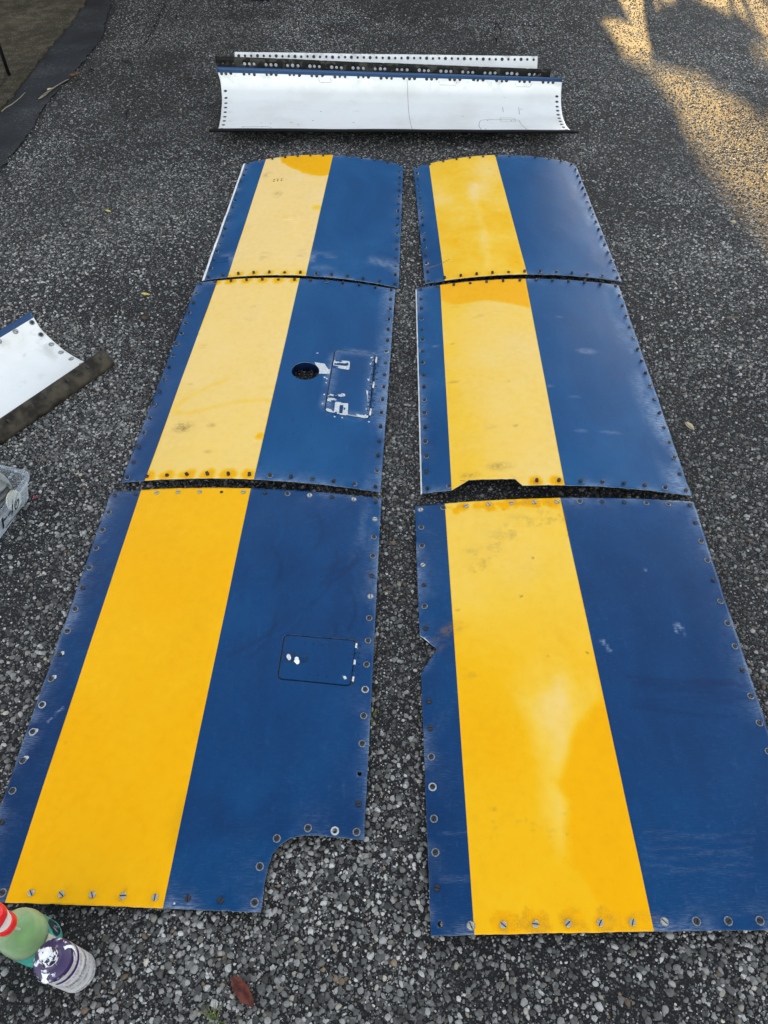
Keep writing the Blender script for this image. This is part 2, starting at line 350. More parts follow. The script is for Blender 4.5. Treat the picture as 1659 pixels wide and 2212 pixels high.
# ------------------------------------------------------------------ striped aircraft panels
class Panel:
    GRID = .0062
    def __init__(s, name, corners, zt, zb, stripe, z0=.014, seed=0, sag=0.0):
        s.z0, s.zt, s.zb, s.seed, s.sag = z0, zt, zb, seed, sag
        s.c = [un(*p, z0)[:2] for p in corners]        # TL TR BR BL
        TL, TR, BR, BL = s.c
        s.W = (np.linalg.norm(TR - TL) + np.linalg.norm(BR - BL)) / 2; s.L = (np.linalg.norm(TL - BL) + np.linalg.norm(TR - BR)) / 2
        s.o = np.array([*((TL + TR + BR + BL) / 4), 0.0])
        s.dents = []
        s.stripe_px = stripe
    def z(s, S, T):
        u = S / s.W; v = T / s.L
        arch = s.zb + (s.zt - s.zb) * v
        k = np.clip(1 - (2 * u - 1) ** 2, 0, 1)
        z = s.z0 + arch * k - s.sag * 4 * v * (1 - v) * k
        z = z + (fbm(S + 3.1 * s.seed, T, 4.5, 40 + s.seed, 2) - .5) * .0045 * np.clip(np.minimum(np.minimum(u, 1 - u), np.minimum(v, 1 - v)) * 9, .12, 1)
        z = z + (vnoise(S * 0 + T, S * 0, 16, 70 + s.seed) - .5) * .0022 * np.exp(-np.minimum(S, s.W - S) / .02)
        for d in s.dents: z = z + d(S, T)
        return z
    def xy(s, S, T):
        u = (S / s.W)[..., None]; v = (T / s.L)[..., None]; TL, TR, BR, BL = s.c
        return (BL * (1 - u) + BR * u) * (1 - v) + (TL * (1 - u) + TR * u) * v
    def pos(s, S, T, dz=0.0):
        S = np.atleast_1d(np.asarray(S, float)); T = np.atleast_1d(np.asarray(T, float))
        return np.concatenate([s.xy(S, T), (s.z(S, T) + dz)[:, None]], 1) - s.o
    def st(s, px, py):
        z = s.z0 + .01; S, T = s.W / 2, s.L / 2
        for _ in range(12):
            g = un(px, py, z)[:2]
            for _ in range(3):
                e = g - s.xy(np.array([S]), np.array([T]))[0]; h = 1e-3
                a_ = (s.xy(np.array([S + h]), np.array([T]))[0] - s.xy(np.array([S]), np.array([T]))[0]) / h
                b_ = (s.xy(np.array([S]), np.array([T + h]))[0] - s.xy(np.array([S]), np.array([T]))[0]) / h
                d = np.linalg.solve(np.stack([a_, b_], 1), e); S += d[0]; T += d[1]
            z = float(s.z(np.array([np.clip(S, 0, s.W)]), np.array([np.clip(T, 0, s.L)]))[0])
        return np.array([S, T])
    def sts(s, pts): return [s.st(*p) for p in pts]
    def frame(s, S, T):
        e = 2e-3; p = s.pos([S, S + e, S], [T, T, T + e]); n = Vector(np.cross(p[1] - p[0], p[2] - p[0])).normalized()
        x = Vector(p[1] - p[0]).normalized(); y = n.cross(x)
        return Vector(p[0]), Matrix((x, y, n)).transposed()
    def build(s, name, label, outline=None, holes=(), fine=(), masks=None, ox_y=.5, ox_b=.4, group=None):
        root = empty(name, tuple(s.o)); tag(root, label, 'aircraft panel', group); s.root = root
        g = np.random.default_rng(s.seed)
        W, L = s.W, s.L
        if outline is None: outline = [(0, 0), (W, 0), (W, L), (0, L)]
        loop = []
        for i, (a_, b_) in enumerate(zip(outline, list(outline[1:]) + [outline[0]])):
            a_ = np.asarray(a_, float); b_ = np.asarray(b_, float); dl = np.linalg.norm(b_ - a_); n = max(1, int(dl / .012))
            nrm = np.array([-(b_ - a_)[1], (b_ - a_)[0]]) / (dl + 1e-9)
            for k in range(n):
                w = g.normal(0, .0004) if 0 < k < n else 0
                loop.append(a_ + (b_ - a_) * k / n + nrm * w)
        loop = np.array(loop); s.loop = loop
        hl = [np.asarray(h) for h in holes]
        gx = np.arange(.004, W + .02, s.GRID); gy = np.arange(.004, L + .02, s.GRID)
        X, Y = np.meshgrid(gx, gy); P = np.stack([X.ravel(), Y.ravel()], 1)
        for (x0, y0, x1, y1, stp) in fine:
            P = P[~((P[:, 0] > x0) & (P[:, 0] < x1) & (P[:, 1] > y0) & (P[:, 1] < y1))]
            fx, fy = np.meshgrid(np.arange(x0, x1, stp), np.arange(y0, y1, stp)); P = np.concatenate([P, np.stack([fx.ravel(), fy.ravel()], 1)])
        P = P[sd_poly(loop, P[:, 0], P[:, 1]) > .0025]
        for h in hl: P = P[sd_poly(h, P[:, 0], P[:, 1]) < -.0012]
        P = P + g.uniform(-.0006, .0006, P.shape)
        pts = list(P); edges = []
        for lp in [loop] + hl:
            k = len(pts); pts += list(lp); edges += [(k + i, k + (i + 1) % len(lp)) for i in range(len(lp))]
        r = delaunay_2d_cdt([Vector(p) for p in pts], edges, [], 1, 1e-7)
        V = np.array([tuple(v) for v in r[0]]); Fc = np.array(r[2])
        cen = V[Fc].mean(1); keep = np.ones(len(Fc), bool)
        for h in hl: keep &= sd_poly(h, cen[:, 0], cen[:, 1]) < 0
        Fc = Fc[keep]
        S, T = V[:, 0], V[:, 1]
        m = mesh('panel_skin', s.pos(S, T), Fc, [M['paint'], M['primer'], M['rim']])
        # attributes
        q = s.sts(s.stripe_px)                                   # TL TR BR BL of the stripe
        def lx(p, r_): return p[0] + (r_[0] - p[0]) * (T - p[1]) / (r_[1] - p[1])
        stripe = np.minimum(S - lx(q[3], q[0]), lx(q[2], q[1]) - S); s.stripe_f = lambda a_, b_: min(a_ - (q[3][0] + (q[0][0] - q[3][0]) * (b_ - q[3][1]) / (q[0][1] - q[3][1])), (q[2][0] + (q[1][0] - q[2][0]) * (b_ - q[2][1]) / (q[1][1] - q[2][1])) - a_)
        A = dict(ox=np.where(stripe > 0, ox_y, ox_b).astype(float), dirt=np.zeros(len(S)), chip=np.zeros(len(S)), scuff=np.zeros(len(S)), deep=np.zeros(len(S)))  # ox also carries painted glare and a crease highlight on the right panels
        # wear near the edges
        ed = sd_poly(loop, S, T)
        A['scuff'] = .55 * np.exp(-np.clip(ed, 0, 1) / .018) * sstep(.35, .75, fbm(S, T, 14, s.seed + 5))
        A['chip'] = np.maximum(A['chip'], .52 * np.exp(-np.clip(ed, 0, 1) / .0022) * sstep(.45, .7, vnoise(S, T, 17, s.seed + 9)))
        s.S, s.T, s.A, s.stripe = S, T, A, stripe
        if masks: masks(s, S, T, A, stripe)
        A['dirt'] = np.where(A['dirt'] > .9, A['dirt'], A['dirt'] * sstep(.28, .66, fbm(S + .3, T * 2.2, 36, s.seed + 60)) * 1.25)
        A['stripe'] = stripe
        for k, v in A.items(): fattr(m, k, v)
        o = obj('skin', m, root); md = o.modifiers.new('sheet', 'SOLIDIFY'); md.thickness = .0026; md.offset = -1; md.material_offset = 1; md.use_rim = True; md.material_offset_rim = 2
        s.skin = o
        return root
    def put(s, name, data, S, T, rz=None, tilt=0.0, dz=0.0, parent=None):
        p, Rm = s.frame(S, T); rz = random.uniform(0, 6.28) if rz is None else rz
        e = (Rm @ Euler((random.uniform(-tilt, tilt), random.uniform(-tilt, tilt), rz)).to_matrix()).to_euler()
        o = obj(name, data, s.root if parent is None else parent, p + Rm.col[2] * dz, e)
        return o
    def screw(s, S, T, style):
        y = s.stripe_f(S, T) > 0
        if style == 'far': d, tl = (SCREW_STUD if random.random() < .72 else SCREW_DARK), .22
        else: d, tl = (SCREW_FLAT if y or random.random() < .2 else SCREW_DARK), .06
        o = s.put('screw', d, S, T, tilt=tl, dz=.0001)
        if not y and random.random() < (.4 if style == 'far' else .75):
            w = bpy.data.objects.new('washer', WASHER if random.random() < .97 else WASHER_W); w.parent = o; link(w); w.location = (0, 0, .0002)
        return o
    def rows(s, nx, ny, inset=.015):
        W, L = s.W, s.L
        xs = np.linspace(inset, W - inset, nx); ys = np.linspace(inset, L - inset, ny)
        return [(x, inset, 'b', i) for i, x in enumerate(xs)] + [(x, L - inset, 't', i) for i, x in enumerate(xs)] + \
               [(inset, y, 'l', i) for i, y in enumerate(ys) if 0 < i < ny - 1] + [(W - inset, y, 'r', i) for i, y in enumerate(ys) if 0 < i < ny - 1]
    def halo(s, A, S, T, x, y, r, val=.0, key='ox', soft=.006, amp=.012):
        d = np.hypot(S - x, T - y) + (vnoise(S, T, 60, int(x * 977) % 50) - .5) * amp
        m = sstep(r + soft, r - soft, d); A[key] = A[key] * (1 - m) + val * m

def hole_loop(x, y, r, n=24): return [(x + r * math.cos(2 * math.pi * k / n), y + r * math.sin(2 * math.pi * k / n)) for k in range(n)]
def round_rect(pts, r, n=5):
    pts = [np.asarray(p, float) for p in pts]; out = []
    for i, p in enumerate(pts):
        a_ = pts[i - 1] - p; b_ = pts[(i + 1) % len(pts)] - p; a_ = a_ / np.linalg.norm(a_); b_ = b_ / np.linalg.norm(b_)
        p0, p1 = p + a_ * r, p + b_ * r
        for k in range(n + 1):
            t = k / n; out.append(p0 * (1 - t) ** 2 + p * 2 * t * (1 - t) + p1 * t * t)
    return out
def grow(loop, d):
    loop = np.asarray(loop); c = loop.mean(0); n = len(loop); out = []
    for i in range(n):
        e = loop[(i + 1) % n] - loop[i - 1]; nr = np.array([e[1], -e[0]]); nr /= np.linalg.norm(nr) + 1e-9
        if nr @ (loop[i] - c) < 0: nr = -nr
        out.append(loop[i] + nr * d)
    return out
def plate_on(P, name, loop, dz0, dz1, mat, parent=None, holes=()):
    """thin solid plate following the panel surface"""
    loop = list(map(np.asarray, loop)); pts = list(loop); edges = [(i, (i + 1) % len(loop)) for i in range(len(loop))]
    for h in holes:
        k = len(pts); pts += list(map(np.asarray, h)); edges += [(k + i, k + (i + 1) % len(h)) for i in range(len(h))]
    A_ = np.array(loop); x0, y0 = A_.min(0); x1, y1 = A_.max(0)
    if max(x1 - x0, y1 - y0) > .03:
        gx, gy = np.meshgrid(np.arange(x0 + .006, x1, .012), np.arange(y0 + .006, y1, .012)); G = np.stack([gx.ravel(), gy.ravel()], 1)
        G = G[sd_poly(A_, G[:, 0], G[:, 1]) > .003]
        for h in holes: G = G[sd_poly(h, G[:, 0], G[:, 1]) < -.002]
        pts += list(G)
    r = delaunay_2d_cdt([Vector(p) for p in pts], edges, [], 1, 1e-7)
    V = np.array([tuple(v) for v in r[0]]); Fc = [f for f in r[2]]
    cen = V[np.array(Fc)].mean(1); keep = np.ones(len(Fc), bool)
    for h in holes: keep &= sd_poly(h, cen[:, 0], cen[:, 1]) < 0
    Fc = [f for f, k in zip(Fc, keep) if k]
    top = P.pos(V[:, 0], V[:, 1], dz1); bot = P.pos(V[:, 0], V[:, 1], dz0); n = len(V)
    cnt = {}
    for f in Fc:
        for i in range(3): e = (f[i], f[(i + 1) % 3]); cnt[e] = 1
    faces = [tuple(f) for f in Fc]
    faces += [(a_ + n, a_, b_, b_ + n)[::-1] if False else (a_, a_ + n, b_ + n, b_) for (a_, b_) in cnt if (b_, a_) not in cnt]
    faces += [tuple(x + n for x in reversed(f)) for f in Fc]
    m = mesh(name, np.concatenate([top, bot]), faces, mat, True, 35)
    o = obj(name, m, P.root if parent is None else parent)
    return o, m
def paint_attrs(m, **kw):
    n = len(m.vertices)
    for k in ('ox', 'dirt', 'chip', 'scuff', 'deep', 'stripe'): fattr(m, k, np.full(n, kw.get(k, 0.0 if k != 'stripe' else -1.0)) if np.isscalar(kw.get(k, 0.0)) else kw[k])

GRP = 'striped aircraft skin panels laid on the asphalt'
# ---- L1
c3 = lambda x, y: crop(x, y, 1.975, 780, 580)
L1 = Panel('L1', [(530, 353), (871, 357), (861, 621), (441, 605)], .045, .036, [(572, 352), (718, 341), (660, 597), (490, 604)], seed=1)
def mk(s, S, T, A, st):
    pol = s.sts([c3(*p) for p in [(655, 120), (690, 138), (725, 158), (800, 190), (880, 215), (960, 222), (1016, 214), (1060, 190), (1060, 40), (640, 60)]])
    m = sstep(-.005, .004, sd_poly(pol, S, T) + (vnoise(S, T, 30, 3) - .5) * .008); A['ox'] = np.where(st > 0, A['ox'] * (1 - m) + .08 * m, A['ox'])
    pol = s.sts([c3(*p) for p in [(205, 1045), (232, 985), (260, 1000), (330, 1010), (330, 1045)]])
    m = sstep(-.006, .006, sd_poly(pol, S, T)); A['ox'] = np.where(st > 0, A['ox'] * (1 - m) + .1 * m, A['ox'])
    x, y = s.st(*c3(930, 470)); s.halo(A, S, T, x, y, .022, .45)
    m = sstep(.10, .0, np.abs(T - .12) ) * sstep(.4, .65, fbm(S, T, 9, 31)); A['scuff'] = np.maximum(A['scuff'], .75 * m)
    for p in ((520, 845), (810, 830), (620, 360), (540, 210)):
        x, y = s.st(*c3(*p)); d = np.hypot((S - x) * 1.0, (T - y) * .6); A['dirt'] = np.maximum(A['dirt'], .45 * sstep(.035, .0, d))
    A['ox'] = np.where(st > 0, A['ox'] - .12 * sstep(.14, .0, T), A['ox'])
    for i in range(2, 7): s.halo(A, S, T, .015 + (s.W - .03) * i / 12, .015, .019, .35)
L1.build('striped_panel', 'faded blue and cream yellow panel with a white left edge, far left of the six', masks=mk, ox_y=.93, ox_b=.55, group=GRP)
for x, y, e, i in L1.rows(13, 17): L1.screw(x, y, 'far')
def small_plate(P, px, w, h, n=0, mat=None):
    x, y = P.st(*px); lp = [(x - w / 2, y - h / 2), (x + w / 2, y - h / 2), (x + w / 2, y + h / 2), (x - w / 2, y + h / 2)]
    o, m = plate_on(P, 'cover_plate', lp, -.0005, .0016, M['paint']); st = P.stripe_f(x, y)
    paint_attrs(m, ox=.9 if st > 0 else .5, stripe=1.0 if st > 0 else -1.0)
    for k in range(n): P.put('rivet', RIVET, x - w / 2 + w * (k % 3 + .5) / 3, y - h / 2 + h * (k // 3 + .5) / 2, dz=.0015)
small_plate(L1, c3(620, 258), .052, .034, 6); small_plate(L1, c3(705, 545), .050, .036); small_plate(L1, c3(182, 876), .052, .036)
def edge_strip(P, name, side, w, mat, drop=.006):
    """folded lip showing along one long side"""
    T = np.linspace(0, P.L, 40); x = 0 if side == 'l' else P.W; sg = -1 if side == 'l' else 1
    a_ = P.pos(np.full(40, x), T, -.0002); b_ = P.pos(np.full(40, x + sg * w), T, -drop); c_ = b_ - [0, 0, .0015]
    b_[:, 2] += rng.normal(0, .0008, 40); V = np.concatenate([a_, b_, c_]); F = []
    for i in range(39):
        F += [(i, i + 1, 41 + i, 40 + i), (40 + i, 41 + i, 81 + i, 80 + i)]
    obj(name, mesh(name, V, F, mat), P.root)
edge_strip(L1, 'edge_lip', 'l', .010, M['white_edge'], .003)
# ---- R1
c4 = lambda x, y: crop(x, y, 1.843, 1580, 580)
R1 = Panel('R1', [(893, 362), (1243, 354), (1343, 608), (918, 613)], .050, .036, [(927, 354), (1071, 341), (1140, 596), (961, 608)], seed=2)
crease = R1.sts([c4(*p) for p in [(520, 260), (545, 420), (590, 600), (620, 860)]])
R1.dents.append(lambda S, T: .0022 * np.exp(-(d_line(crease, S, T) / .022) ** 2))
def mk(s, S, T, A, st):
    m = sstep(.030, .004, d_line(crease, S, T) + (vnoise(S, T, 25, 5) - .5) * .02)  # highlight along the crease, painted in as extra fade
    y = np.where(st > 0, 1, 0)
    up = sstep(-.12, .12, sd_poly(s.sts([c4(*p) for p in [(480, 60), (700, 60), (800, 420), (600, 400), (230, 420), (240, 360), (470, 330)]]), S, T) + (fbm(S, T, 9, 8) - .5) * .12)
    A['ox'] = np.where(y, np.clip(A['ox'] + .22 * up + .17 * m + (fbm(S, T, 11, 9) - .5) * .5 - .10 * sstep(.35, .0, T), 0, 1), A['ox'])
    loop = s.sts([c4(*p) for p in [(940, 200), (1010, 175), (1100, 178), (1170, 215), (1185, 240), (1120, 250), (1040, 235), (940, 200)]])
    A['deep'] = np.maximum(A['deep'], .7 * sstep(.006, .001, d_line(loop, S, T)))
    A['scuff'] = np.maximum(A['scuff'], .9 * sstep(.09, .0, s.W - S) * sstep(.35, .7, fbm(S, T * .5, 16, 12)))
    ln = s.sts([c4(*p) for p in [(190, 878), (270, 852), (350, 815)]]); A['dirt'] = np.maximum(A['dirt'], sstep(.004, .0015, d_line(ln, S, T)))
    for p, r in (((505, 278), .006), ((640, 155), .008)): x, yy = s.st(*c4(*p)); A['dirt'] = np.maximum(A['dirt'], .8 * sstep(r, 0, np.hypot(S - x, T - yy)))
    for i in range(2, 8): s.halo(A, S, T, .015 + (s.W - .03) * i / 12, .015, .017, .25)
W, L = R1.W, R1.L
R1.build('striped_panel', 'blue panel with blotchy gold stripe and rounded corner, far right of the six', outline=[(0, 0), (W, 0)] + [(W, L - .05), (W - .006, L - .025), (W - .024, L - .006), (W - .05, L)] + [(0, L)], masks=mk, ox_y=.45, ox_b=.52, group=GRP)
for x, y, e, i in R1.rows(13, 17):
    if e == 't' and i == 12: x -= .012; y -= .012
    R1.screw(x, y, 'far')
# ---- L2
c5 = lambda x, y: crop(x, y, 1.43, 440, 1080); cd = lambda x, y: crop(x, y, 3.687, 1130, 1350)
L2 = Panel('L2', [(426, 611), (854, 625), (822, 1063), (262, 1042)], .034, .034, [(468, 612), (646, 607), (548, 1036), (312, 1040)], seed=3)
door = round_rect(L2.sts([cd(*p) for p in [(535, 1000), (1195, 1115), (1290, 165), (690, 95)]]), .018)
big_hole = L2.st(*cd(267, 405))
hl = hole_loop(*big_hole, .0455, 40)
door_in = grow(door, -.0038)
def mk(s, S, T, A, st):
    A['ox'] = np.where(st > 0, A['ox'] - .10 * sstep(.5, .0, T), A['ox'])
    ln = s.sts([c5(*p) for p in [(650, 590), (540, 640), (420, 700), (365, 745), (352, 768), (390, 783), (470, 775), (560, 752), (700, 716), (900, 708)]])
    d = d_line(ln, S, T); A['ox'] = np.where(st > 0, A['ox'] - .17 * sstep(.013, .003, d), A['ox'])
    for p, r, k in (((400, 860), .05, .75), ((560, 850), .022, .5), ((515, 405), .024, .5), ((435, 625), .022, .45), ((797, 185), .02, .5), ((780, 250), .03, .3), ((540, 1000), .02, .4)):
        x, y = s.st(*c5(*p)); A['dirt'] = np.maximum(A['dirt'], k * sstep(r, 0, np.hypot(S - x, (T - y) * 1.3)))
    x, y = s.st(*c5(836, 910)); s.halo(A, S, T, x, y, .014, .12)
    for i in range(1, 7):
        s.halo(A, S, T, .015 + (s.W - .03) * i / 12, .015, .022, .06 if st is not None else 0); s.halo(A, S, T, .015 + (s.W - .03) * i / 12, s.L - .015, .020, .12)
    A['ox'] = np.where(st > 0, A['ox'], np.where(S < .2, .25, np.maximum(A['ox'], .45)))
    A['scuff'] = np.maximum(A['scuff'], .6 * sstep(.028, .0, np.abs(sd_poly(door, S, T))) * sstep(.25, .7, fbm(S, T, 20, 3)))
    A['scuff'] = np.maximum(A['scuff'], .6 * sstep(.07, .0, s.W - S) * sstep(.3, .7, fbm(S, T * .4, 14, 14)))
    pc = s.sts([cd(*p) for p in [(395, 275), (470, 290), (545, 300), (600, 380), (640, 395), (625, 455), (455, 445), (450, 380)]])
    A['chip'] = np.maximum(A['chip'], .95 * sstep(-.005, .004, sd_poly(pc, S, T)))
    for p in ((440, 148), (580, 520), (570, 578), (540, 750), (517, 880), (545, 500), (690, 1070), (800, 1085), (1190, 1145), (1420, 610), (1440, 430)):
        x, y = s.st(*cd(*p)); A['chip'] = np.maximum(A['chip'], .9 * sstep(.0055, .002, np.hypot(S - x, T - y)))
dm = np.array(door); fx0, fy0 = dm.min(0) - [.13, .03]; fx1, fy1 = dm.max(0) + [.03, .03]
L2.build('striped_panel', 'middle left panel with cream stripe, round hole and chipped latch door', holes=[hl, door], fine=[(fx0, fy0, fx1, fy1, .0028)], masks=mk, ox_y=.86, ox_b=.5, group=GRP)
for x, y, e, i in L2.rows(13, 17): L2.screw(x, y, 'far')
o, m = plate_on(L2, 'access_door', door_in, -.0015, .0008, M['paint'])
V = np.array([v.co for v in m.vertices]); door_o = o
# door masks need panel coordinates: rebuild from nearest mapping of the plate grid
def plate_st(P, V):
    X = V[:, :2] + P.o[:2]; S = np.full(len(V), P.W / 2); T = np.full(len(V), P.L / 2)
    for _ in range(5):
        e = X - P.xy(S, T); h = 1e-3
        a_ = (P.xy(S + h, T) - P.xy(S, T)) / h; b_ = (P.xy(S, T + h) - P.xy(S, T)) / h
        det = a_[:, 0] * b_[:, 1] - a_[:, 1] * b_[:, 0]
        S = S + (e[:, 0] * b_[:, 1] - e[:, 1] * b_[:, 0]) / det; T = T + (a_[:, 0] * e[:, 1] - a_[:, 1] * e[:, 0]) / det
    return S, T
S, T = plate_st(L2, V); edge_d = sd_poly(door_in, S, T)
chip = .5 * np.exp(-np.clip(edge_d, 0, 1) / .003)
for p, r in (((1250, 230), .008), ((1245, 310), .009), ((1205, 540), .008), ((1215, 650), .007), ((1175, 730), .011), ((1200, 770), .009), ((1180, 960), .008), ((1180, 1030), .009), ((1060, 1075), .014), ((1130, 1080), .012), ((600, 1010), .016), ((1265, 420), .006)):
    x, y = L2.st(*cd(*p)); chip = np.maximum(chip, .98 * sstep(r + .004, r - .004, np.hypot(S - x, T - y)))
paint_attrs(m, ox=.42, chip=chip, scuff=.4 * sstep(.03, 0, edge_d))
def latch(P, corners, slot, f, pale=.9):
    lp = round_rect(P.sts([f(*p) for p in corners]), .006, 3)
    sl = round_rect(P.sts([f(*p) for p in slot]), .002, 2)
    o, m = plate_on(P, 'latch_plate', lp, .0006, .0022, M['paint'], parent=door_o, holes=[sl])
    V = np.array([v.co for v in m.vertices]); S, T = plate_st(P, V)
    paint_attrs(m, ox=.45, chip=pale * (.38 + .5 * sstep(.30, .45, fbm(S, T, 60, int(corners[0][1]) % 40))))
    q = np.array(sl); c_ = q.mean(0); h0 = c_ + (q - c_) * .98
    L_ = [h0[i] for i in range(len(h0))]
    plate_on(P, 'latch_bar', grow(L_, -.0016), .0007, .0016, M['blue_part'], parent=door_o)
latch(L2, [(655, 360), (905, 395), (915, 275), (690, 250)], [(680, 325), (870, 345), (875, 312), (685, 297)], cd)
latch(L2, [(580, 850), (835, 865), (848, 745), (600, 735)], [(590, 800), (780, 820), (785, 785), (600, 770)], cd, .75)
latch(L2, [(680, 1040), (880, 1055), (890, 880), (700, 860)], [(755, 1025), (805, 1035), (822, 910), (765, 905)], cd, 1.0)
hng = L2.sts([cd(*p) for p in [(1300, 210), (1205, 1060)]])
for k in range(9):
    a_ = hng[0] + (hng[1] - hng[0]) * (k + .06) / 9; b_ = hng[0] + (hng[1] - hng[0]) * (k + .94) / 9
    pa, pb = L2.pos([a_[0], b_[0]], [a_[1], b_[1]], .0012)
    v, f = tube([pa, pb], .0030, 8); obj('hinge_knuckle', mesh('hinge_knuckle', v, f, M['blue_part'] if k % 4 else M['pale_part']), door_o)
for p in [(1330, 235), (1322, 330), (1312, 430), (1300, 528), (1290, 628), (1280, 738), (1267, 838), (1255, 942), (1246, 1048)]:
    L2.put('rivet', RIVET, *L2.st(*cd(*p)))
for p in [(1255, 225), (1248, 278), (1245, 345), (1232, 458), (1218, 575), (1210, 628), (1206, 690), (1192, 748), (1188, 808), (1184, 870), (1178, 930), (1170, 985), (1165, 1048)]:
    L2.put('rivet', RIVET_BLUE, *L2.st(*cd(*p)), dz=.0008, parent=door_o)
n = 40; v, f = [], []
for i, dz in enumerate((-.0015, -.03)):
    q = np.array(hole_loop(*big_hole, .0452, n)); v += list(L2.pos(q[:, 0], q[:, 1], dz))
f = [(k, n + k, n + (k + 1) % n, (k + 1) % n) for k in range(n)]
obj('hole_collar', mesh('hole_collar', v, f, M['navy']), L2.root)
plate_on(L2, 'hinge_backing', grow(door, .012), -.0085, -.0065, M['primer'])
# ---- R2
c6 = lambda x, y: crop(x, y, 1.43, 1600, 1080)
R2 = Panel('R2', [(900, 623), (1336, 616), (1494, 1071), (912, 1066)], .034, .040, [(951, 615), (1136, 607), (1220, 1049), (976, 1061)], seed=4)
def mk(s, S, T, A, st):
    pol = s.sts([c6(*p) for p in [(150, 20), (190, 148), (230, 158), (275, 170), (350, 160), (430, 145), (520, 155), (610, 170), (720, 196), (700, 0)]])
    m = sstep(-.004, .004, sd_poly(pol, S, T) + (vnoise(S, T, 35, 6) - .5) * .006)
    base = A['ox'] - .25 * sstep(.25, .0, st) * sstep(.9, .2, S / s.W * 2) + (fbm(S, T, 6, 21) - .5) * .25
    A['ox'] = np.where(st > 0, base * (1 - m) + .02 * m, A['ox'])
    for p, r, k in (((525, 1080), .06, .5), ((620, 853), .02, .6), ((470, 860), .03, .4), ((265, 605), .03, .5), ((432, 380), .010, .7), ((260, 392), .016, .5), ((575, 604), .010, .8), ((400, 235), .04, .3), ((350, 1130), .05, .5), ((270, 188), .025, .35)):
        x, y = s.st(*c6(*p)); A['dirt'] = np.maximum(A['dirt'], k * sstep(r, 0, np.hypot(S - x, (T - y) * 2.0)))
    for p in ((728, 1170), (852, 1168)): x, y = s.st(*c6(*p)); s.halo(A, S, T, x, y, .021, .0); A['dirt'] = np.maximum(A['dirt'], .35 * sstep(.026, .0, np.hypot(S - x, T - y)))
    x, y = s.st(*c6(1015, 432)); A['scuff'] = np.maximum(A['scuff'], .5 * sstep(.036, .01, np.hypot((S - x) * .75, (T - y) * 1.6)))
    for p in ((640, 0),): pass
    A['scuff'] = np.maximum(A['scuff'], .9 * sstep(.10, .0, s.W - S) * sstep(.3, .7, fbm(S, T * .5, 13, 15)))
    for p, w in (((985, 880), .03), ((1150, 890), .05), ((860, 240), .02), ((810, 628), .02), ((950, 690), .03), ((165, 404), .02)):
        x, y = s.st(*c6(*p)); A['scuff'] = np.maximum(A['scuff'], .4 * sstep(1, 0, np.hypot((S - x) / w, (T - y) / .010)))
q = R2.sts([c6(*p) for p in [(258, 1216), (352, 1158), (612, 1152), (655, 1190)]])
W, L = R2.W, R2.L
R2.build('striped_panel', 'middle right panel with golden stripe and torn notch in its near edge', outline=[(0, 0), (q[0][0], 0), tuple(q[1]), tuple(q[2]), (q[3][0], 0), (W, 0), (W, L), (0, L)], masks=mk, ox_y=.74, ox_b=.5, group=GRP)
for x, y, e, i in R2.rows(13, 17):
    if e == 'b' and sd_poly(R2.loop, np.array([x]), np.array([y]))[0] < .006: continue
    R2.screw(x, y, 'far')
edge_strip(R2, 'edge_lip', 'l', .004, M['white_edge'])
# curled torn slivers at the notch
for (pa, pb, pc) in (((300, 1170), (345, 1166), (352, 1157)), ((582, 1138), (604, 1156), (613, 1157))):
    a_, b_, c_ = R2.sts([c6(*p) for p in (pa, pb, pc)])
    v = list(R2.pos([a_[0], b_[0], c_[0]], [a_[1], b_[1], c_[1]], .001)); v[0] = v[0] + [0, 0, .006]; w_ = [p + np.array([.0005, -.003, .0015]) for p in v]
    obj('torn_sliver', mesh('torn_sliver', v + w_, [(0, 1, 4, 3), (1, 2, 5, 4)], M['primer']), R2.root)
# ---- L3
ca = lambda x, y: crop(x, y, 1.077, 0, 1880); cb = lambda x, y: crop(x, y, 1.077, 0, 2750); ce = lambda x, y: crop(x, y, 3.687, 1050, 2450)
L3 = Panel('L3', [(240, 1063), (824, 1077), (778, 1984), (-72, 1947)], .030, .009, [(305, 1059), (541, 1058), (352, 1959), (11, 1949)], seed=5)
q = L3.sts([cb(*p) for p in [(1105, 907), (1112, 870), (1120, 790), (1133, 725), (1155, 660), (1190, 618), (1235, 590), (1290, 580), (1340, 580), (1430, 588), (1535, 599)]])
W, L = L3.W, L3.L
out = [(0, 0), (q[0][0], q[0][1])] + [tuple(p) for p in q[1:-1]] + [(W, q[-1][1]), (W, L), (0, L)]
h_top = None
rw = [r for r in L3.rows(13, 17)]
bt = L3.sts([cb(*p) for p in [(10, 825), (133, 825), (261, 831), (392, 833), (522, 837), (658, 844), (797, 848), (936, 858), (1080, 866), (1102, 713), (1174, 594), (1306, 550), (1512, 567)]])
ring_hole = L3.st(*cb(1420, 562)); r_hole = L3.st(*cb(1525, 319)); t_hole = [r for r in rw if r[2] == 't' and r[3] == 5][0][:2]
d3 = round_rect(L3.sts([ce(*p) for p in [(145, 830), (1225, 935), (1315, 260), (250, 170)]]), .014)
d3_in = grow(d3, -.0032)
holes = [hole_loop(*ring_hole, .0052, 16), hole_loop(r_hole[0], r_hole[1], .0048, 16), hole_loop(*t_hole, .0048, 16), d3]
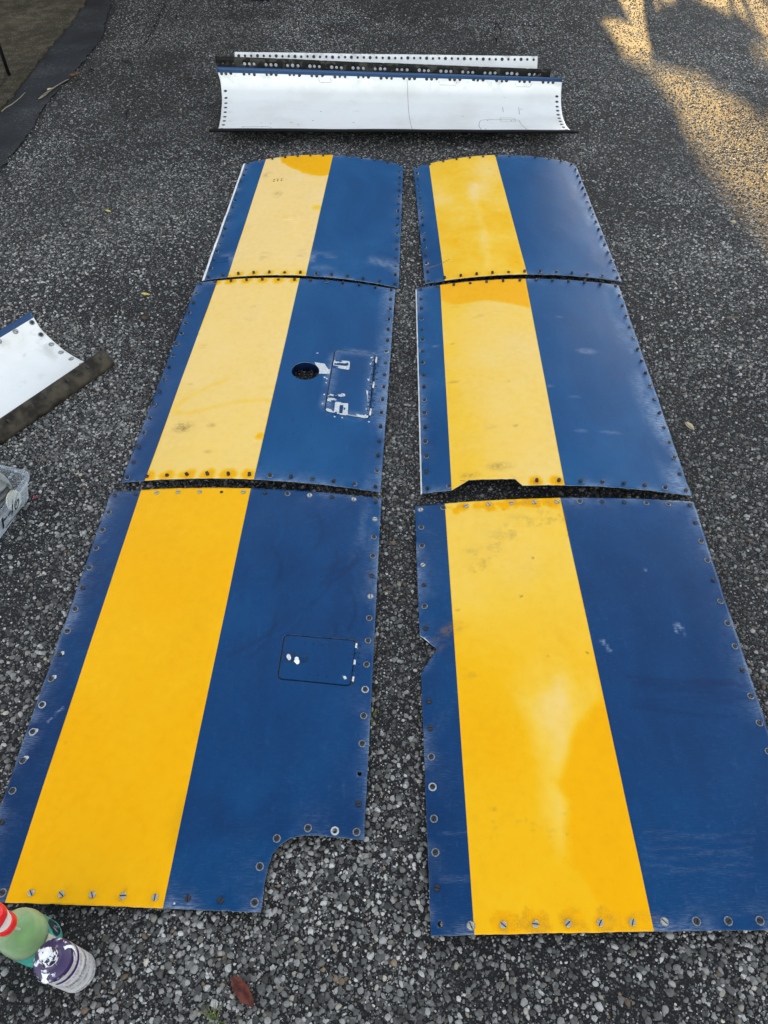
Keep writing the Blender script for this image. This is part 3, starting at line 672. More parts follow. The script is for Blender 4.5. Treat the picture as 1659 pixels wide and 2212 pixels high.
def mk(s, S, T, A, st):
    A['ox'] = np.where(st > 0, A['ox'] + .10 * sstep(.3, .7, fbm(S, T, 4, 3)) + .05 * sstep(.6, 1, T / s.L), np.where(S < .2, .02, A['ox'] + .25 * sstep(.3, .75, fbm(S * 1.0, T, 3.2, 9)) * sstep(.2, .8, T / s.L)))
    # rag marks on the far part of the blue field
    for k in range(16):
        g = np.random.default_rng(100 + k); x0 = g.uniform(.45, .70); y0 = g.uniform(.5, .98); an = g.uniform(.7, 1.9)
        ln = [(x0 + .05 * (t - .5) * math.cos(an) * 3 + .02 * math.sin(t * 3), y0 + .12 * (t - .5) * math.sin(an)) for t in np.linspace(0, 1, 6)]
        A['ox'] = np.where(st > 0, A['ox'], A['ox'] + g.choice([-.16, .10]) * sstep(.007, .001, d_line(ln, S, T)))
    dp = s.sts([cb(*p) for p in [(900, 380), (1090, 430), (1195, 400), (1200, 520), (1140, 560), (1000, 600), (760, 620), (790, 400)]])
    A['deep'] = np.maximum(A['deep'], .55 * sstep(-.03, .03, sd_poly(dp, S, T) + (fbm(S, T, 12, 4) - .5) * .05))
    A['deep'] = np.maximum(A['deep'], .5 * (st < 0) * sstep(.0, .05, .19 - S) * sstep(.45, .55, fbm(S, T, 7, 44)))
    x, y = s.st(*cb(1025, 450)); A['ox'] = np.where(st > 0, A['ox'], A['ox'] + .15 * sstep(.05, 0, np.hypot(S - x, (T - y))))
    for p, r in (((262, 745), .006), ((228, 848), .007), ((180, 965), .006)):
        x, y = s.st(*ca(*p)); A['chip'] = np.maximum(A['chip'], .97 * sstep(r + .003, r - .003, np.hypot((S - x) * .8, T - y)))
    for p, r in (((155, 135), .0065), ((110, 252), .0065)):
        x, y = s.st(*cb(*p)); A['chip'] = np.maximum(A['chip'], .97 * sstep(r + .003, r - .004, np.hypot((S - x) * .8, T - y)))
    for p in ((738, 872), (878, 888), (1478, 311)): x, y = s.st(*cb(*p)); A['chip'] = np.maximum(A['chip'], .95 * sstep(.0055, .002, np.hypot((S - x) * 1.6, T - y)))
    ln = s.sts([cb(200, 100), cb(268, 38)]); A['scuff'] = np.maximum(A['scuff'], .9 * sstep(.003, .0008, d_line(ln, S, T)))
    for p in ((282, 184), ): x, y = s.st(*cb(*p)); A['dirt'] = np.maximum(A['dirt'], 1.0 * sstep(.005, .001, np.hypot(S - x, (T - y) * 1.6)))
    for p in bt[1:6]:
        d = np.hypot(S - p[0], T - p[1]); A['dirt'] = np.maximum(A['dirt'], .30 * sstep(.022, .008, d) * sstep(.35, .7, vnoise(S, T, 90, 6)))
    A['scuff'] = np.maximum(A['scuff'], .55 * sstep(.05, .0, S) * sstep(.4, .75, fbm(S, T, 22, 17)))
    A['scuff'] = np.maximum(A['scuff'], .5 * sstep(.09, .0, s.W - S) * sstep(.5, .8, fbm(S * 2, T * .6, 14, 19)) * sstep(.45, .7, T / s.L))
    for p in ((1320, 380), (1345, 600), (1335, 670), (1335, 760), (1310, 300), (1250, 375), (215, 360), (180, 620), (1115, 800)):
        x, y = s.st(*ce(*p)); A['chip'] = np.maximum(A['chip'], .72 * sstep(.004, .001, np.hypot((S - x) * 1.4, T - y)))
dm = np.array(d3); fx0, fy0 = dm.min(0) - [.03, .03]; fx1, fy1 = dm.max(0) + [.03, .03]
L3.build('striped_panel', 'near left panel with polished orange yellow stripe and quarter-round cut corner', outline=out, holes=holes, fine=[(fx0, fy0, fx1, fy1, .0032)], masks=mk, ox_y=.0, ox_b=.12, group=GRP)
for x, y, e, i in rw:
    if e == 'b' or (e == 't' and i == 5): continue
    if sd_poly(L3.loop, np.array([x]), np.array([y]))[0] < .006: continue
    if math.hypot(x - r_hole[0], y - r_hole[1]) < .03: continue
    if e == 'r' and y < bt[-1][1] + .02: continue
    L3.screw(x, y, 'near')
for p in bt: L3.screw(p[0], p[1], 'near')
L3.put('washer', WASHER_W, *ring_hole, dz=.0002)
o, m = plate_on(L3, 'access_door', d3_in, -.0016, .0006, M['paint']); door_o = o
V = np.array([v.co for v in m.vertices]); S, T = plate_st(L3, V); ed = sd_poly(d3_in, S, T)
chip = .42 * np.exp(-np.clip(ed, 0, 1) / .002)
for p in ((222, 360), (180, 620), (1120, 800)):
    x, y = L3.st(*ce(*p)); chip = np.maximum(chip, .85 * sstep(.008, .002, np.hypot((S - x) * 2, T - y)))
paint_attrs(m, ox=.18, chip=chip)
plate_on(L3, 'door_backing', grow(d3, .012), -.0080, -.0062, M['primer'])
for p, mt in (((340, 508), 'pale_part'), ((530, 527), 'blue_part')):
    x, y = L3.st(*ce(*p)); b = disc_mesh('latch_button', .0105, .0022, M[mt if mt == 'blue_part' else 'blue_part'], 20, .2)
    L3.put('latch_button', b, x, y, dz=.0004, parent=door_o)
    L3.put('button_rim', ring_mesh('button_rim', .0106, .0122, .0010, M['slot']), x, y, dz=.0004, parent=door_o)
    if mt == 'pale_part':
        v, f = lathe([(.0088, 0), (.0088, .0004), (.006, .0006)], 12); v = [(a_, b_, c_) for a_, b_, c_ in v if True]
        L3.put('worn_patch', mesh('worn_patch', [(x_ * .55 - .003, y_, z_) for x_, y_, z_ in v], f, M['pale_part']), x, y, rz=.4, dz=.0025, parent=door_o)
x, y = L3.st(*ce(435, 555))
bm = bmesh.new(); bmesh.ops.create_icosphere(bm, subdivisions=2, radius=1)
for vv in bm.verts: vv.co = Vector((vv.co.x * .0062 + .0016 * max(0, -vv.co.y), vv.co.y * .0085, max(-.1, vv.co.z) * .0022)) * (1 + .25 * math.sin(vv.co.x * 9 + vv.co.y * 5))
L3.put('paste_blob', from_bm('paste_blob', bm, M['white_edge']), x, y, rz=0, dz=.0008, parent=door_o)
for p in ((258, 432), (408, 446), (234, 566), (382, 580), (1246, 232), (1236, 467)):
    L3.put('small_screw', SMALL_SCREW, *L3.st(*ce(*p)), dz=.0004, parent=door_o)
for p in ((565, 305), (688, 312), (803, 325), (925, 333), (1045, 330), (625, 750), (745, 760), (870, 775)):
    L3.put('rivet', RIVET_BLUE, *L3.st(*ce(*p)), dz=.0003, parent=door_o)
for p in ((1365, 340), (1345, 440), (1335, 510), (1340, 600), (1330, 680), (1325, 760)):
    L3.put('rivet', RIVET_BLUE, *L3.st(*ce(*p)))
hng = L3.sts([ce(*p) for p in [(1303, 300), (1250, 870)]])
for k in range(7):
    a_ = hng[0] + (hng[1] - hng[0]) * (k + .08) / 7; b_ = hng[0] + (hng[1] - hng[0]) * (k + .92) / 7
    pa, pb = L3.pos([a_[0], b_[0]], [a_[1], b_[1]], -.0008)
    v, f = tube([pa, pb], .0028, 8); obj('hinge_knuckle', mesh('hinge_knuckle', v, f, M['blue_part'] if k % 3 else M['pale_part']), door_o)
for p in hng: L3.put('hinge_gap', disc_mesh('hinge_gap', .0042, .0012, M['slot'], 10), *p)
# ---- R3
cg = lambda x, y: crop(x, y, 1.165, 1600, 1920); ch_ = lambda x, y: crop(x, y, 1.165, 1600, 2800)
R3 = Panel('R3', [(896, 1094), (1498, 1084), (1800, 2008), (931, 2022)], .026, .009, [(961, 1090), (1210, 1075), (1413, 2013), (1025, 2020)], seed=6)
def mk(s, S, T, A, st):
    y = st > 0
    f = T / s.L
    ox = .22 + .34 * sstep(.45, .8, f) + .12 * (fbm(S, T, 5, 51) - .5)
    glare = s.st(*cg(690, 960)); wr = .45 + 1.1 * fbm(S * 1.6, T, 14, 57); ox = ox + .36 * wr * np.exp(-(((S - glare[0]) / .10) ** 2 + ((T - glare[1]) / .10) ** 2))  # soft glare and fade painted together as a paler stripe centre
    glare2 = s.st(*ch_(690, 180)); ox = ox + .36 * wr * np.exp(-(((S - glare2[0]) / .045) ** 2 + ((T - glare2[1]) / .10) ** 2))
    glare3 = s.st(*ch_(720, 480)); ox = ox + .24 * wr * np.exp(-(((S - glare3[0]) / .035) ** 2 + ((T - glare3[1]) / .07) ** 2))
    pol = s.sts([ch_(*p) for p in [(800, 60), (765, 130), (745, 220), (700, 330), (760, 420), (765, 560), (765, 690), (830, 780), (870, 850), (890, 960), (930, 1060), (1220, 1060), (960, -120), (900, -60)]])
    m = sstep(-.02, .018, sd_poly(pol, S, T) + (fbm(S, T, 10, 52) - .5) * .03); ox = ox * (1 - m) - .08 * m
    pol = s.sts([ch_(*p) for p in [(250, -200), (430, -60), (520, 60), (560, 250), (500, 300), (250, 300)]])
    m = sstep(-.05, .05, sd_poly(pol, S, T)); ox = ox * (1 - m) + .10 * m
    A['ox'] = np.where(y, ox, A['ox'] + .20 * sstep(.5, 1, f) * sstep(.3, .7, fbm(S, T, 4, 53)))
    # speckled grime with a clean arc wiped out of it
    arc = s.sts([cg(*p) for p in [(360, 380), (430, 290), (520, 210), (600, 180), (740, 165)]])
    band = sstep(.10, .0, d_line(arc, S, T)) * (sd_poly(s.sts([cg(*p) for p in [(200, 60), (700, 45), (745, 160), (600, 178), (520, 208), (430, 290), (360, 380), (200, 420)]]), S, T) > 0)
    A['dirt'] = np.maximum(A['dirt'], .32 * band * sstep(.3, .6, vnoise(S, T, 160, 8)))
    for p, r, k in (((560, 385), .05, .2), ((290, 850), .035, .45), ((255, 625), .035, .5), ((240, 655), .02, .45), ((580, 110), .03, .4), ((290, 290), .03, .25)):
        x, yy = s.st(*cg(*p)); A['dirt'] = np.maximum(A['dirt'], k * sstep(r, 0, np.hypot(S - x, (T - yy) * 1.7)))
    ln = s.sts([cg(*p) for p in [(140, 725), (185, 665), (235, 630)]]); A['dirt'] = np.maximum(A['dirt'], .5 * sstep(.026, .004, d_line(ln, S, T)))
    for p in ((290, 612), (235, 562), (530, 498), (645, 773), (828, 758), (578, 320)): x, yy = s.st(*cg(*p)); A['dirt'] = np.maximum(A['dirt'], 1.3 * sstep(.0042, .001, np.hypot(S - x, T - yy)))
    for k in range(26):
        g = np.random.default_rng(300 + k); x, yy = s.st(*ch_(g.uniform(290, 760), g.uniform(440, 600))); A['dirt'] = np.maximum(A['dirt'], g.uniform(.25, .5) * sstep(1, .2, np.hypot((S - x) / g.uniform(.004, .012), (T - yy) / .004)))
    for p in [(463, 965), (620, 962), (777, 960), (935, 957), (1092, 958)]:
        x, yy = s.st(*ch_(p[0] - 8, p[1] + 8)); d = np.hypot((S - x) * .8, (T - yy)) + (vnoise(S, T, 55, p[0]) - .5) * .022
        m = sstep(.024, .019, d); A['dirt'] = np.maximum(A['dirt'], .30 * m); A['ox'] = np.where(y, A['ox'] * (1 - m) + .0 * m, A['ox'])
    for i, p in enumerate([(266, 90), (369, 82), (470, 74), (575, 68), (680, 62)]):
        x, yy = s.st(*cg(p[0] - 8, p[1] + 4)); d = np.hypot((S - x) * .7, (T - yy)) + (vnoise(S, T, 55, p[0]) - .5) * .02
        m = sstep(.019, .015, d); A['dirt'] = np.maximum(A['dirt'], .28 * m); A['ox'] = np.where(y, A['ox'] * (1 - m) + .02 * m, A['ox'])
    # polish drag marks across the blue
    for k in range(11):
        g = np.random.default_rng(400 + k); y0 = g.uniform(855, 1040); x0 = g.uniform(1000, 1150)
        ln = s.sts([cg(x0 + t * 480, y0 + 14 * math.sin(t * 4 + k) + 25 * t * t) for t in np.linspace(0, 1, 6)])
        A['deep'] = np.maximum(A['deep'], g.uniform(.35, .8) * sstep(.007, .001, d_line(ln, S, T)))
    for pts in ([(895, 700), (940, 752)], [(905, 705), (930, 745)], [(1225, 635), (1265, 640)], [(1240, 625), (1235, 665)], [(1250, 625), (1275, 680)], [(1090, 372), (1102, 382)]):
        A['scuff'] = np.maximum(A['scuff'], .75 * sstep(.0035, .001, d_line(s.sts([cg(*p) for p in pts]), S, T)))
    for k in range(6):
        g = np.random.default_rng(500 + k); y0 = g.uniform(560, 740); ln = s.sts([ch_(1090 + t * 500, y0 + 12 * math.sin(t * 7 + k)) for t in np.linspace(0, 1, 7)])
        A['scuff'] = np.maximum(A['scuff'], .06 * sstep(.005, .001, d_line(ln, S, T)))
    for y0 in (560, 765, 780): A['scuff'] = np.maximum(A['scuff'], .14 * sstep(.004, .001, d_line(s.sts([ch_(150, y0 - 5), ch_(220, y0), ch_(290, y0 - 3)]), S, T)))
    nt = s.sts([cg(*p) for p in [(58, 680), (140, 738), (80, 815)]]); A['chip'] = np.maximum(A['chip'], .9 * sstep(.006, .001, d_line(nt[:2], S, T)) * (vnoise(S, T, 70, 3) > .4))
q = R3.sts([cg(*p) for p in [(57, 678), (140, 738), (67, 850)]])
W, L = R3.W, R3.L
bh = R3.st(*ch_(155, 977))
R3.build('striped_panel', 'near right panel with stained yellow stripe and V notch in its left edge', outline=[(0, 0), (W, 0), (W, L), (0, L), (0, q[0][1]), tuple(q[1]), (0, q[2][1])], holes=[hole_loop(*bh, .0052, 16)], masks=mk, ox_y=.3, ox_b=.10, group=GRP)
for x, y, e, i in R3.rows(13, 17):
    if e == 'b' and i == 0: continue
    if e == 'l' and q[2][1] - .03 < y < q[0][1] - .0: continue
    o = R3.screw(x, y, 'near')
print('panels', round(time.time() - T0, 1))

# ------------------------------------------------------------------ loose aggregate in the asphalt surface
PANELS = [L1, R1, L2, R2, L3, R3]
def project(P):
    q = P - np.array([0, 0, CAM_H]); w = q @ CF
    return PW / 2 + FPX * (q @ CR) / w, PH / 2 - FPX * (q @ CU) / w, w
def in_quad(P, c, shrink):
    c = np.array(c); m = c.mean(0); c = m + (c - m) * shrink
    return sd_poly(c, P[:, 0], P[:, 1])
tar_c = ragged(TAR_EDGE, 0, 9.0, 0) + list(reversed(ragged(PAD_EDGE, 0, 9.0, 0)))
pad_c = ragged(PAD_EDGE, 0, 9.0, 0) + [pad_poly[-2], pad_poly[-1]]
def scatter(y0, y1, dens, seed):
    g = np.random.default_rng(seed)
    xw = 5.5
    n = int(dens * (y1 - y0) * 2 * xw)
    P = np.stack([g.uniform(-xw, xw, n), g.uniform(y0, y1, n), np.zeros(n)], 1)
    P = P[np.abs(P[:, 0]) < 1.9 + .62 * P[:, 1]]
    px, py, w = project(P)
    P = P[(px > -1300) & (px < PW + 1300) & (py > -90) & (py < PH + 260)]; px, py, w = project(P); out = np.maximum(np.maximum(-px, px - PW), py - PH)
    P = P[g.random(len(P)) < np.clip(1 - (out - 60) / 900, .45, 1)]
    keep = np.ones(len(P), bool)
    for p in PANELS:
        c_ = np.array(p.c); li = np.where((np.abs(P[:, :2] - c_.mean(0)) < 1.0).all(1))[0]
        keep[li] &= in_quad(P[li], p.c, 1.0) < .10
    for p, lst, r in ((L2, [big_hole], .09), (L3, [L3.st(*cb(1330, 760))], .30), (R2, [R2.st(*c6(480, 1190))], .20), (R3, [R3.st(*cg(90, 745))], .12)):
        for s_ in lst:
            c_ = p.xy(np.array([s_[0]]), np.array([s_[1]]))[0]; keep |= np.hypot(P[:, 0] - c_[0], P[:, 1] - c_[1]) < r
    li = np.where(keep & (P[:, 0] < -.8))[0]; q_ = P[li]
    keep[li] &= ((sd_poly(tar_c, q_[:, 0], q_[:, 1]) + g.normal(0, .05, len(q_)) < -.01) | (g.random(len(q_)) < .22)) & (sd_poly(pad_c, q_[:, 0], q_[:, 1]) < 0)
    patch = fbm(P[:, 0] + 9, P[:, 1] + 9, 3.0, 77)
    keep &= g.random(len(P)) < np.clip(.62 + (patch - .5) * 1.5, .25, 1)
    return P[keep]
def pebbles(P, rmin, rmax, seg, rings, seed, flat=.45):
    g = np.random.default_rng(seed); n = len(P)
    r = rmin + (rmax - rmin) * g.random(n) ** 2.1
    el = g.uniform(.62, 1.0, n); ang = g.uniform(0, math.pi, n); hgt = r * g.uniform(flat * .7, flat * 1.35, n); sink = g.uniform(-.25, .15, n) if rings > 1 else g.uniform(.02, .2, n)
    k = rings * seg + 1
    V = np.zeros((n, k, 3)); t = np.arange(seg) * 2 * math.pi / seg
    wob = 1 + g.normal(0, .16, (n, seg))
    for j in range(rings):
        ph = (math.pi / 2) * (j / rings); cr = math.cos(ph) if j else 1.0; sz = math.sin(ph)
        rr = r[:, None] * cr * wob * (1 + g.normal(0, .05, (n, seg)))
        x = rr * np.cos(t); y = rr * np.sin(t) * el[:, None]
        ca_, sa_ = np.cos(ang)[:, None], np.sin(ang)[:, None]
        V[:, j * seg:(j + 1) * seg, 0] = x * ca_ - y * sa_; V[:, j * seg:(j + 1) * seg, 1] = x * sa_ + y * ca_
        V[:, j * seg:(j + 1) * seg, 2] = (hgt * (sz + sink))[:, None] * (1 + g.normal(0, .12, (n, seg))) - (.001 if j == 0 and rings > 1 else 0)
    V[:, -1, 0] = g.normal(0, .12, n) * r; V[:, -1, 1] = g.normal(0, .12, n) * r; V[:, -1, 2] = hgt * (1 + sink)
    V += P[:, None, :]
    F = []
    for j in range(rings - 1):
        for q_ in range(seg):
            b = (q_ + 1) % seg; A_, B_, C_, D_ = j * seg + q_, j * seg + b, (j + 1) * seg + b, (j + 1) * seg + q_
            F += [(A_, B_, C_), (A_, C_, D_)]
    j = (rings - 1) * seg
    for q_ in range(seg): F.append((j + q_, j + (q_ + 1) % seg, k - 1))
    F = np.array(F); FF = (F[None] + (np.arange(n) * k)[:, None, None]).reshape(-1, 3)
    # stone tones: greys, some near white, a few tan
    v = g.random(n); lum = np.where(v < .28, g.uniform(.05, .11, n), np.where(v < .66, g.uniform(.10, .24, n), np.where(v < .88, g.uniform(.26, .42, n), g.uniform(.45, .68, n))))
    bigs = (r - rmin) / (rmax - rmin); lum *= (.90 - .22 * bigs)
    col = np.stack([lum, lum * .985, lum * .945], 1)
    tan = g.random(n) < .012; tb = g.uniform(.10, .26, n); col[tan] = np.stack([tb, tb * .72, tb * .46], 1)[tan]
    warm = g.random(n) < .10; col[warm] *= [1.05, .98, .86]
    big = .34 + .95 * fbm(P[:, 0] + 5, P[:, 1] + 5, 1.1, 91); col *= big[:, None]
    C = np.repeat(np.concatenate([col, np.ones((n, 1))], 1), k, 0)
    return V.reshape(-1, 3), FF, C
def pebble_object(sets, name):
    off = 0; VV, FF, CC = [], [], []
    for V, F, C in sets: VV.append(V); FF.append(F + off); CC.append(C); off += len(V)
    V = np.concatenate(VV); F = np.concatenate(FF); C = np.concatenate(CC)
    m = bpy.data.meshes.new(name); m.vertices.add(len(V)); m.vertices.foreach_set('co', V.ravel().astype(np.float32))
    m.loops.add(len(F) * 3); m.loops.foreach_set('vertex_index', F.ravel().astype(np.int32))
    m.polygons.add(len(F)); m.polygons.foreach_set('loop_start', np.arange(0, len(F) * 3, 3, dtype=np.int32))
    m.polygons.foreach_set('use_smooth', np.ones(len(F), bool)); m.update(calc_edges=True)
    at = m.attributes.new('tone', 'FLOAT_COLOR', 'POINT'); at.data.foreach_set('color', C.ravel().astype(np.float32))
    m.materials.append(M['stone']); print(name, len(F), 'tris')
    return obj(name, m)
SETS = []
g = np.random.default_rng(55)
BIG = scatter(-.05, 7.6, 19500, 200); BIG = BIG[g.random(len(BIG)) < np.clip(1.12 - (BIG[:, 1] - 2.2) / 6.0, .30, 1)]
bx_, by_, _ = project(BIG); lod = BIG[:, 1] + g.normal(0, .30, len(BIG)); lod[(bx_ < -40) | (bx_ > PW + 40) | (by_ > PH + 40)] = 50
for k, (y0, y1, sg, rg) in enumerate(((-9, .95, 8, 3), (.95, 2.0, 6, 2), (2.0, 2.7, 5, 2), (2.7, 99, 5, 1))):
    Q = BIG[(lod >= y0) & (lod < y1)]; SETS.append(pebbles(Q, .0024, .0078, sg, rg, 300 + k, (.62, .62, .60, .58)[k]))
SML = scatter(-.05, 4.2, 40000, 220); bx_, by_, _ = project(SML); SML = SML[(bx_ > -150) & (bx_ < PW + 150)]; SML = SML[g.random(len(SML)) < np.clip(1.0 - (SML[:, 1] - .7) / 3.2, 0, 1)]
near = SML[:, 1] + g.normal(0, .2, len(SML)) < 1.1
SETS.append(pebbles(SML[near], .0012, .0030, 5, 1, 320, .5)); SETS.append(pebbles(SML[~near], .0012, .0030, 5, 1, 321, .5))
agg = stuff(pebble_object(SETS, 'asphalt_aggregate'))
tag(agg, 'grey and white pebbles set in the dark asphalt surface', 'gravel'); del agg['category']
print('pebbles', round(time.time() - T0, 1))

# ------------------------------------------------------------------ cracks in the asphalt
M['crack'] = plain('crack_dark', (.010, .010, .011), .95, 0, .3, 40, .1)  # plain dark fill for the cracks
def crack(pts, w=.006, seed=0):
    g = np.random.default_rng(seed); P = [un(*p)[:2] for p in pts]; line = []
    for a_, b_ in zip(P[:-1], P[1:]):
        n = max(2, int(np.linalg.norm(b_ - a_) / .03))
        for k in range(n): line.append(a_ + (b_ - a_) * k / n + g.normal(0, .008, 2))
    line = np.array(line + [P[-1]]); d = np.gradient(line, axis=0); nr = np.stack([-d[:, 1], d[:, 0]], 1); nr /= np.linalg.norm(nr, axis=1)[:, None] + 1e-9
    ww = .65 * w * g.uniform(.2, 1.3, len(line)); ww[0] = ww[-1] = .0005
    A_ = line + nr * ww[:, None]; B_ = line - nr * ww[:, None]; n = len(line)
    V = [(x, y, .0045) for x, y in A_] + [(x, y, .0045) for x, y in B_]
    o = obj('crack', mesh('crack', V, [(i + n, i + 1 + n, i + 1, i) for i in range(n - 1)], M['crack'], False), ground)
    return o
crack([(1060, 62), (1109, 56), (1165, 56), (1202, 65), (1235, 65), (1273, 80), (1325, 98), (1380, 104)], .008, 1)
crack([(1020, 45), (1072, 50), (1062, 78), (1075, 92)], .007, 2)
crack([(1075, 50), (1084, 72), (1066, 95)], .006, 3)
crack([(1430, 180), (1500, 172), (1580, 168), (1659, 190)], .007, 4)
crack([(310, 100), (335, 62), (350, 20), (362, -10)], .006, 5)
crack([(370, 50), (395, 20), (405, -10)], .005, 6)
crack([(230, 240), (330, 235), (430, 205)], .004, 7)
crack([(880, 52), (905, 40), (935, 46)], .006, 8)
crack([(265, 270), (300, 205)], .004, 9)

# ------------------------------------------------------------------ white curved fairing and the two strips behind it
M['white'] = None
a = NT('white_paint'); co = a.coord(); n1 = a.noise(4, 5, co); n2 = a.noise(30, 4, co); n3 = a.noise(180, 2, co)
c = a.mix(a.mapr(n1, .45, .75), (.70, .71, .705), (.62, .625, .605))
c = a.mix(a.math('MULTIPLY', a.attr('dirt'), a.mapr(n2, .4, .65), clamp=True), c, (.30, .29, .26))
c = a.mix(a.mapr(a.attr('blue'), -.0004, .0004), c, (.001, .036, .115))
c = a.mix(a.mapr(n3, .74, .78), c, (.35, .34, .32))
M['white'] = a.set(col=c, rough=a.mapr(n2, .2, .8, .34, .52), spec=.5)
a = NT('flaking_black'); co = a.coord(); n1 = a.noise(16, 5, co, .6, .6); n2 = a.noise(60, 3, co)
k = a.mapr(n1, .54, .57)
c = a.mix(k, (.006, .006, .0055), (.034, .033, .029)); c = a.mix(a.mapr(n2, .70, .74), c, (.09, .085, .07))
M['black'] = a.set(col=c, rough=.6, spec=.2, normal=a.bump(k, .4, .001))
M['dirty_metal'] = plain('dirty_metal', (.050, .042, .030), .75, .2, .75, 26, .25, .6)
M['black_rubber'] = plain('black_edge', (.006, .006, .007), .7, 0, .3, 60, .15)

class Sheet:
    """curved sheet: profile along t (front to back) interpolated between two end profiles"""
    def __init__(s, left, right, o):
        s.o = np.asarray(o, float)
        def res(P):
            P = np.asarray(P, float); d = np.r_[0, np.cumsum(np.linalg.norm(np.diff(P, axis=0), axis=1))]; t = np.linspace(0, d[-1], 90)
            Q = np.stack([np.interp(t, d, P[:, i]) for i in range(3)], 1)
            for _ in range(14): Q[1:-1] = .25 * Q[:-2] + .5 * Q[1:-1] + .25 * Q[2:]
            return Q, d[-1]
        s.l, a_ = res(left); s.r, b_ = res(right); s.T = (a_ + b_) / 2; s.Wd = (np.linalg.norm(s.l[0] - s.r[0]) + np.linalg.norm(s.l[-1] - s.r[-1])) / 2
    def pos(s, S, T, dz=0):
        S = np.atleast_1d(np.asarray(S, float)); T = np.atleast_1d(np.asarray(T, float)); t = np.linspace(0, s.T, 90)
        L_ = np.stack([np.interp(T, t, s.l[:, i]) for i in range(3)], 1); R_ = np.stack([np.interp(T, t, s.r[:, i]) for i in range(3)], 1); u = (S / s.Wd)[:, None]
        P = L_ * (1 - u) + R_ * u - s.o
        P[:, 2] += dz + (fbm(S, T, 3.2, 88, 2) - .5) * .004
        return P
    def frame(s, S, T, flip=False):
        e = 3e-3; T = min(max(T, 0), s.T - e * 1.01); p = s.pos([S, S + e, S], [T, T, T + e]); n = Vector(np.cross(p[1] - p[0], p[2] - p[0])).normalized()
        x = Vector(p[1] - p[0]).normalized(); return Vector(p[0]), Matrix((x, n.cross(x), n)).transposed()
    def mesh(s, name, mats, holes=(), step=.012, attrs=None, jag=0.0, seed=0):
        W, T = s.Wd, s.T; g = np.random.default_rng(seed); loop = []
        for a_, b_ in zip([(0, 0), (W, 0), (W, T), (0, T)], [(W, 0), (W, T), (0, T), (0, 0)]):
            a_, b_ = np.array(a_), np.array(b_); n = int(np.linalg.norm(b_ - a_) / step) + 1
            for k in range(n): loop.append(a_ + (b_ - a_) * k / n + (g.normal(0, jag, 2) if jag and 0 < k < n else 0))
        loop = np.array(loop)
        gx, gy = np.meshgrid(np.arange(step, W, step * 1.6), np.arange(step, T, step)); G = np.stack([gx.ravel(), gy.ravel()], 1)
        G = G[sd_poly(loop, G[:, 0], G[:, 1]) > .004]
        hl = [np.array(h) for h in holes]
        for h in hl: G = G[np.hypot(G[:, 0] - h[:, 0].mean(), G[:, 1] - h[:, 1].mean()) > .011]
        pts = list(G); ed = []
        for lp in [loop] + hl:
            k = len(pts); pts += list(lp); ed += [(k + i, k + (i + 1) % len(lp)) for i in range(len(lp))]
        r = delaunay_2d_cdt([Vector(p) for p in pts], ed, [], 1, 1e-7); V = np.array([tuple(v) for v in r[0]]); F = np.array(r[2]); cen = V[F].mean(1); keep = np.ones(len(F), bool)
        for h in hl: keep &= np.hypot(cen[:, 0] - h[:, 0].mean(), cen[:, 1] - h[:, 1].mean()) > np.hypot(*(h[0] - h.mean(0))) * .93
        m = mesh(name, s.pos(V[:, 0], V[:, 1]), F[keep], mats)
        for k, v in (attrs(V[:, 0], V[:, 1]) if attrs else {}).items(): fattr(m, k, v)
        return m
    def put(s, name, data, S, T, root, dz=0.0, tilt=0.0, flip=False):
        p, Rm = s.frame(S, T); e = (Rm @ Euler((random.uniform(-tilt, tilt), random.uniform(-tilt, tilt), random.uniform(0, 6.28))).to_matrix())
        if flip: e = e @ Euler((math.pi, 0, 0)).to_matrix()
        return obj(name, data, root, p + Rm.col[2] * dz, e.to_euler())
def solid(o, th, mo=1):
    md = o.modifiers.new('sheet', 'SOLIDIFY'); md.thickness = th; md.offset = -1; md.material_offset = mo; md.material_offset_rim = 0
FL = [(457, 280, .066), (472, 279, .064), (477, 254, .056), (480, 217, .062), (478, 190, .090), (476, 172, .125), (468, 151, .170), (466, 144, .186)]
FR = [(1244.5, 284, .066), (1230.5, 281, .064), (1222, 269.5, .058), (1215, 251, .055), (1212, 229, .065), (1211.6, 203, .090), (1213.5, 184, .125), (1215, 168, .166)]
A0 = np.array([.04, 4.05, 0.0])
fair = Sheet([un(*p) for p in FL], [un(*p) for p in FR], A0)
root = empty('white_fairing', tuple(A0)); tag(root, 'long white concave fairing with dark holed ends, in front of the black strip', 'fairing')
AT, AW = fair.T, fair.Wd
def at_(S, T):
    d = np.zeros(len(S)); g = np.random.default_rng(5)
    for k in range(30):
        x, y, r = g.uniform(.05, AW - .05), g.uniform(.05, AT - .05), g.uniform(.006, .03); d = np.maximum(d, g.uniform(.2, .6) * sstep(r, 0, np.hypot(S - x, T - y)))
    d = np.maximum(d, .5 * sstep(.10, .0, AT - T - .02) * sstep(.45, .7, fbm(S, T, 12, 6)))
    return dict(dirt=d, blue=T - (AT - .027))
o = obj('skin', fair.mesh('fairing_skin', [M['white'], M['primer']], attrs=at_), root); solid(o, .002)
HOLE_DOT = disc_mesh('dark_fastener', .0085, .0016, M['dark_steel'], 14); HOLE_RING = ring_mesh('fastener_ring', .008, .0115, .0010, M['dark_steel'])
HOLE_SMALL = disc_mesh('dark_fastener_small', .0066, .0022, M['dark_steel'], 12)
NG = 15; gs = [.045 + (AW - .12) * k / (NG - 1) for k in range(NG)]
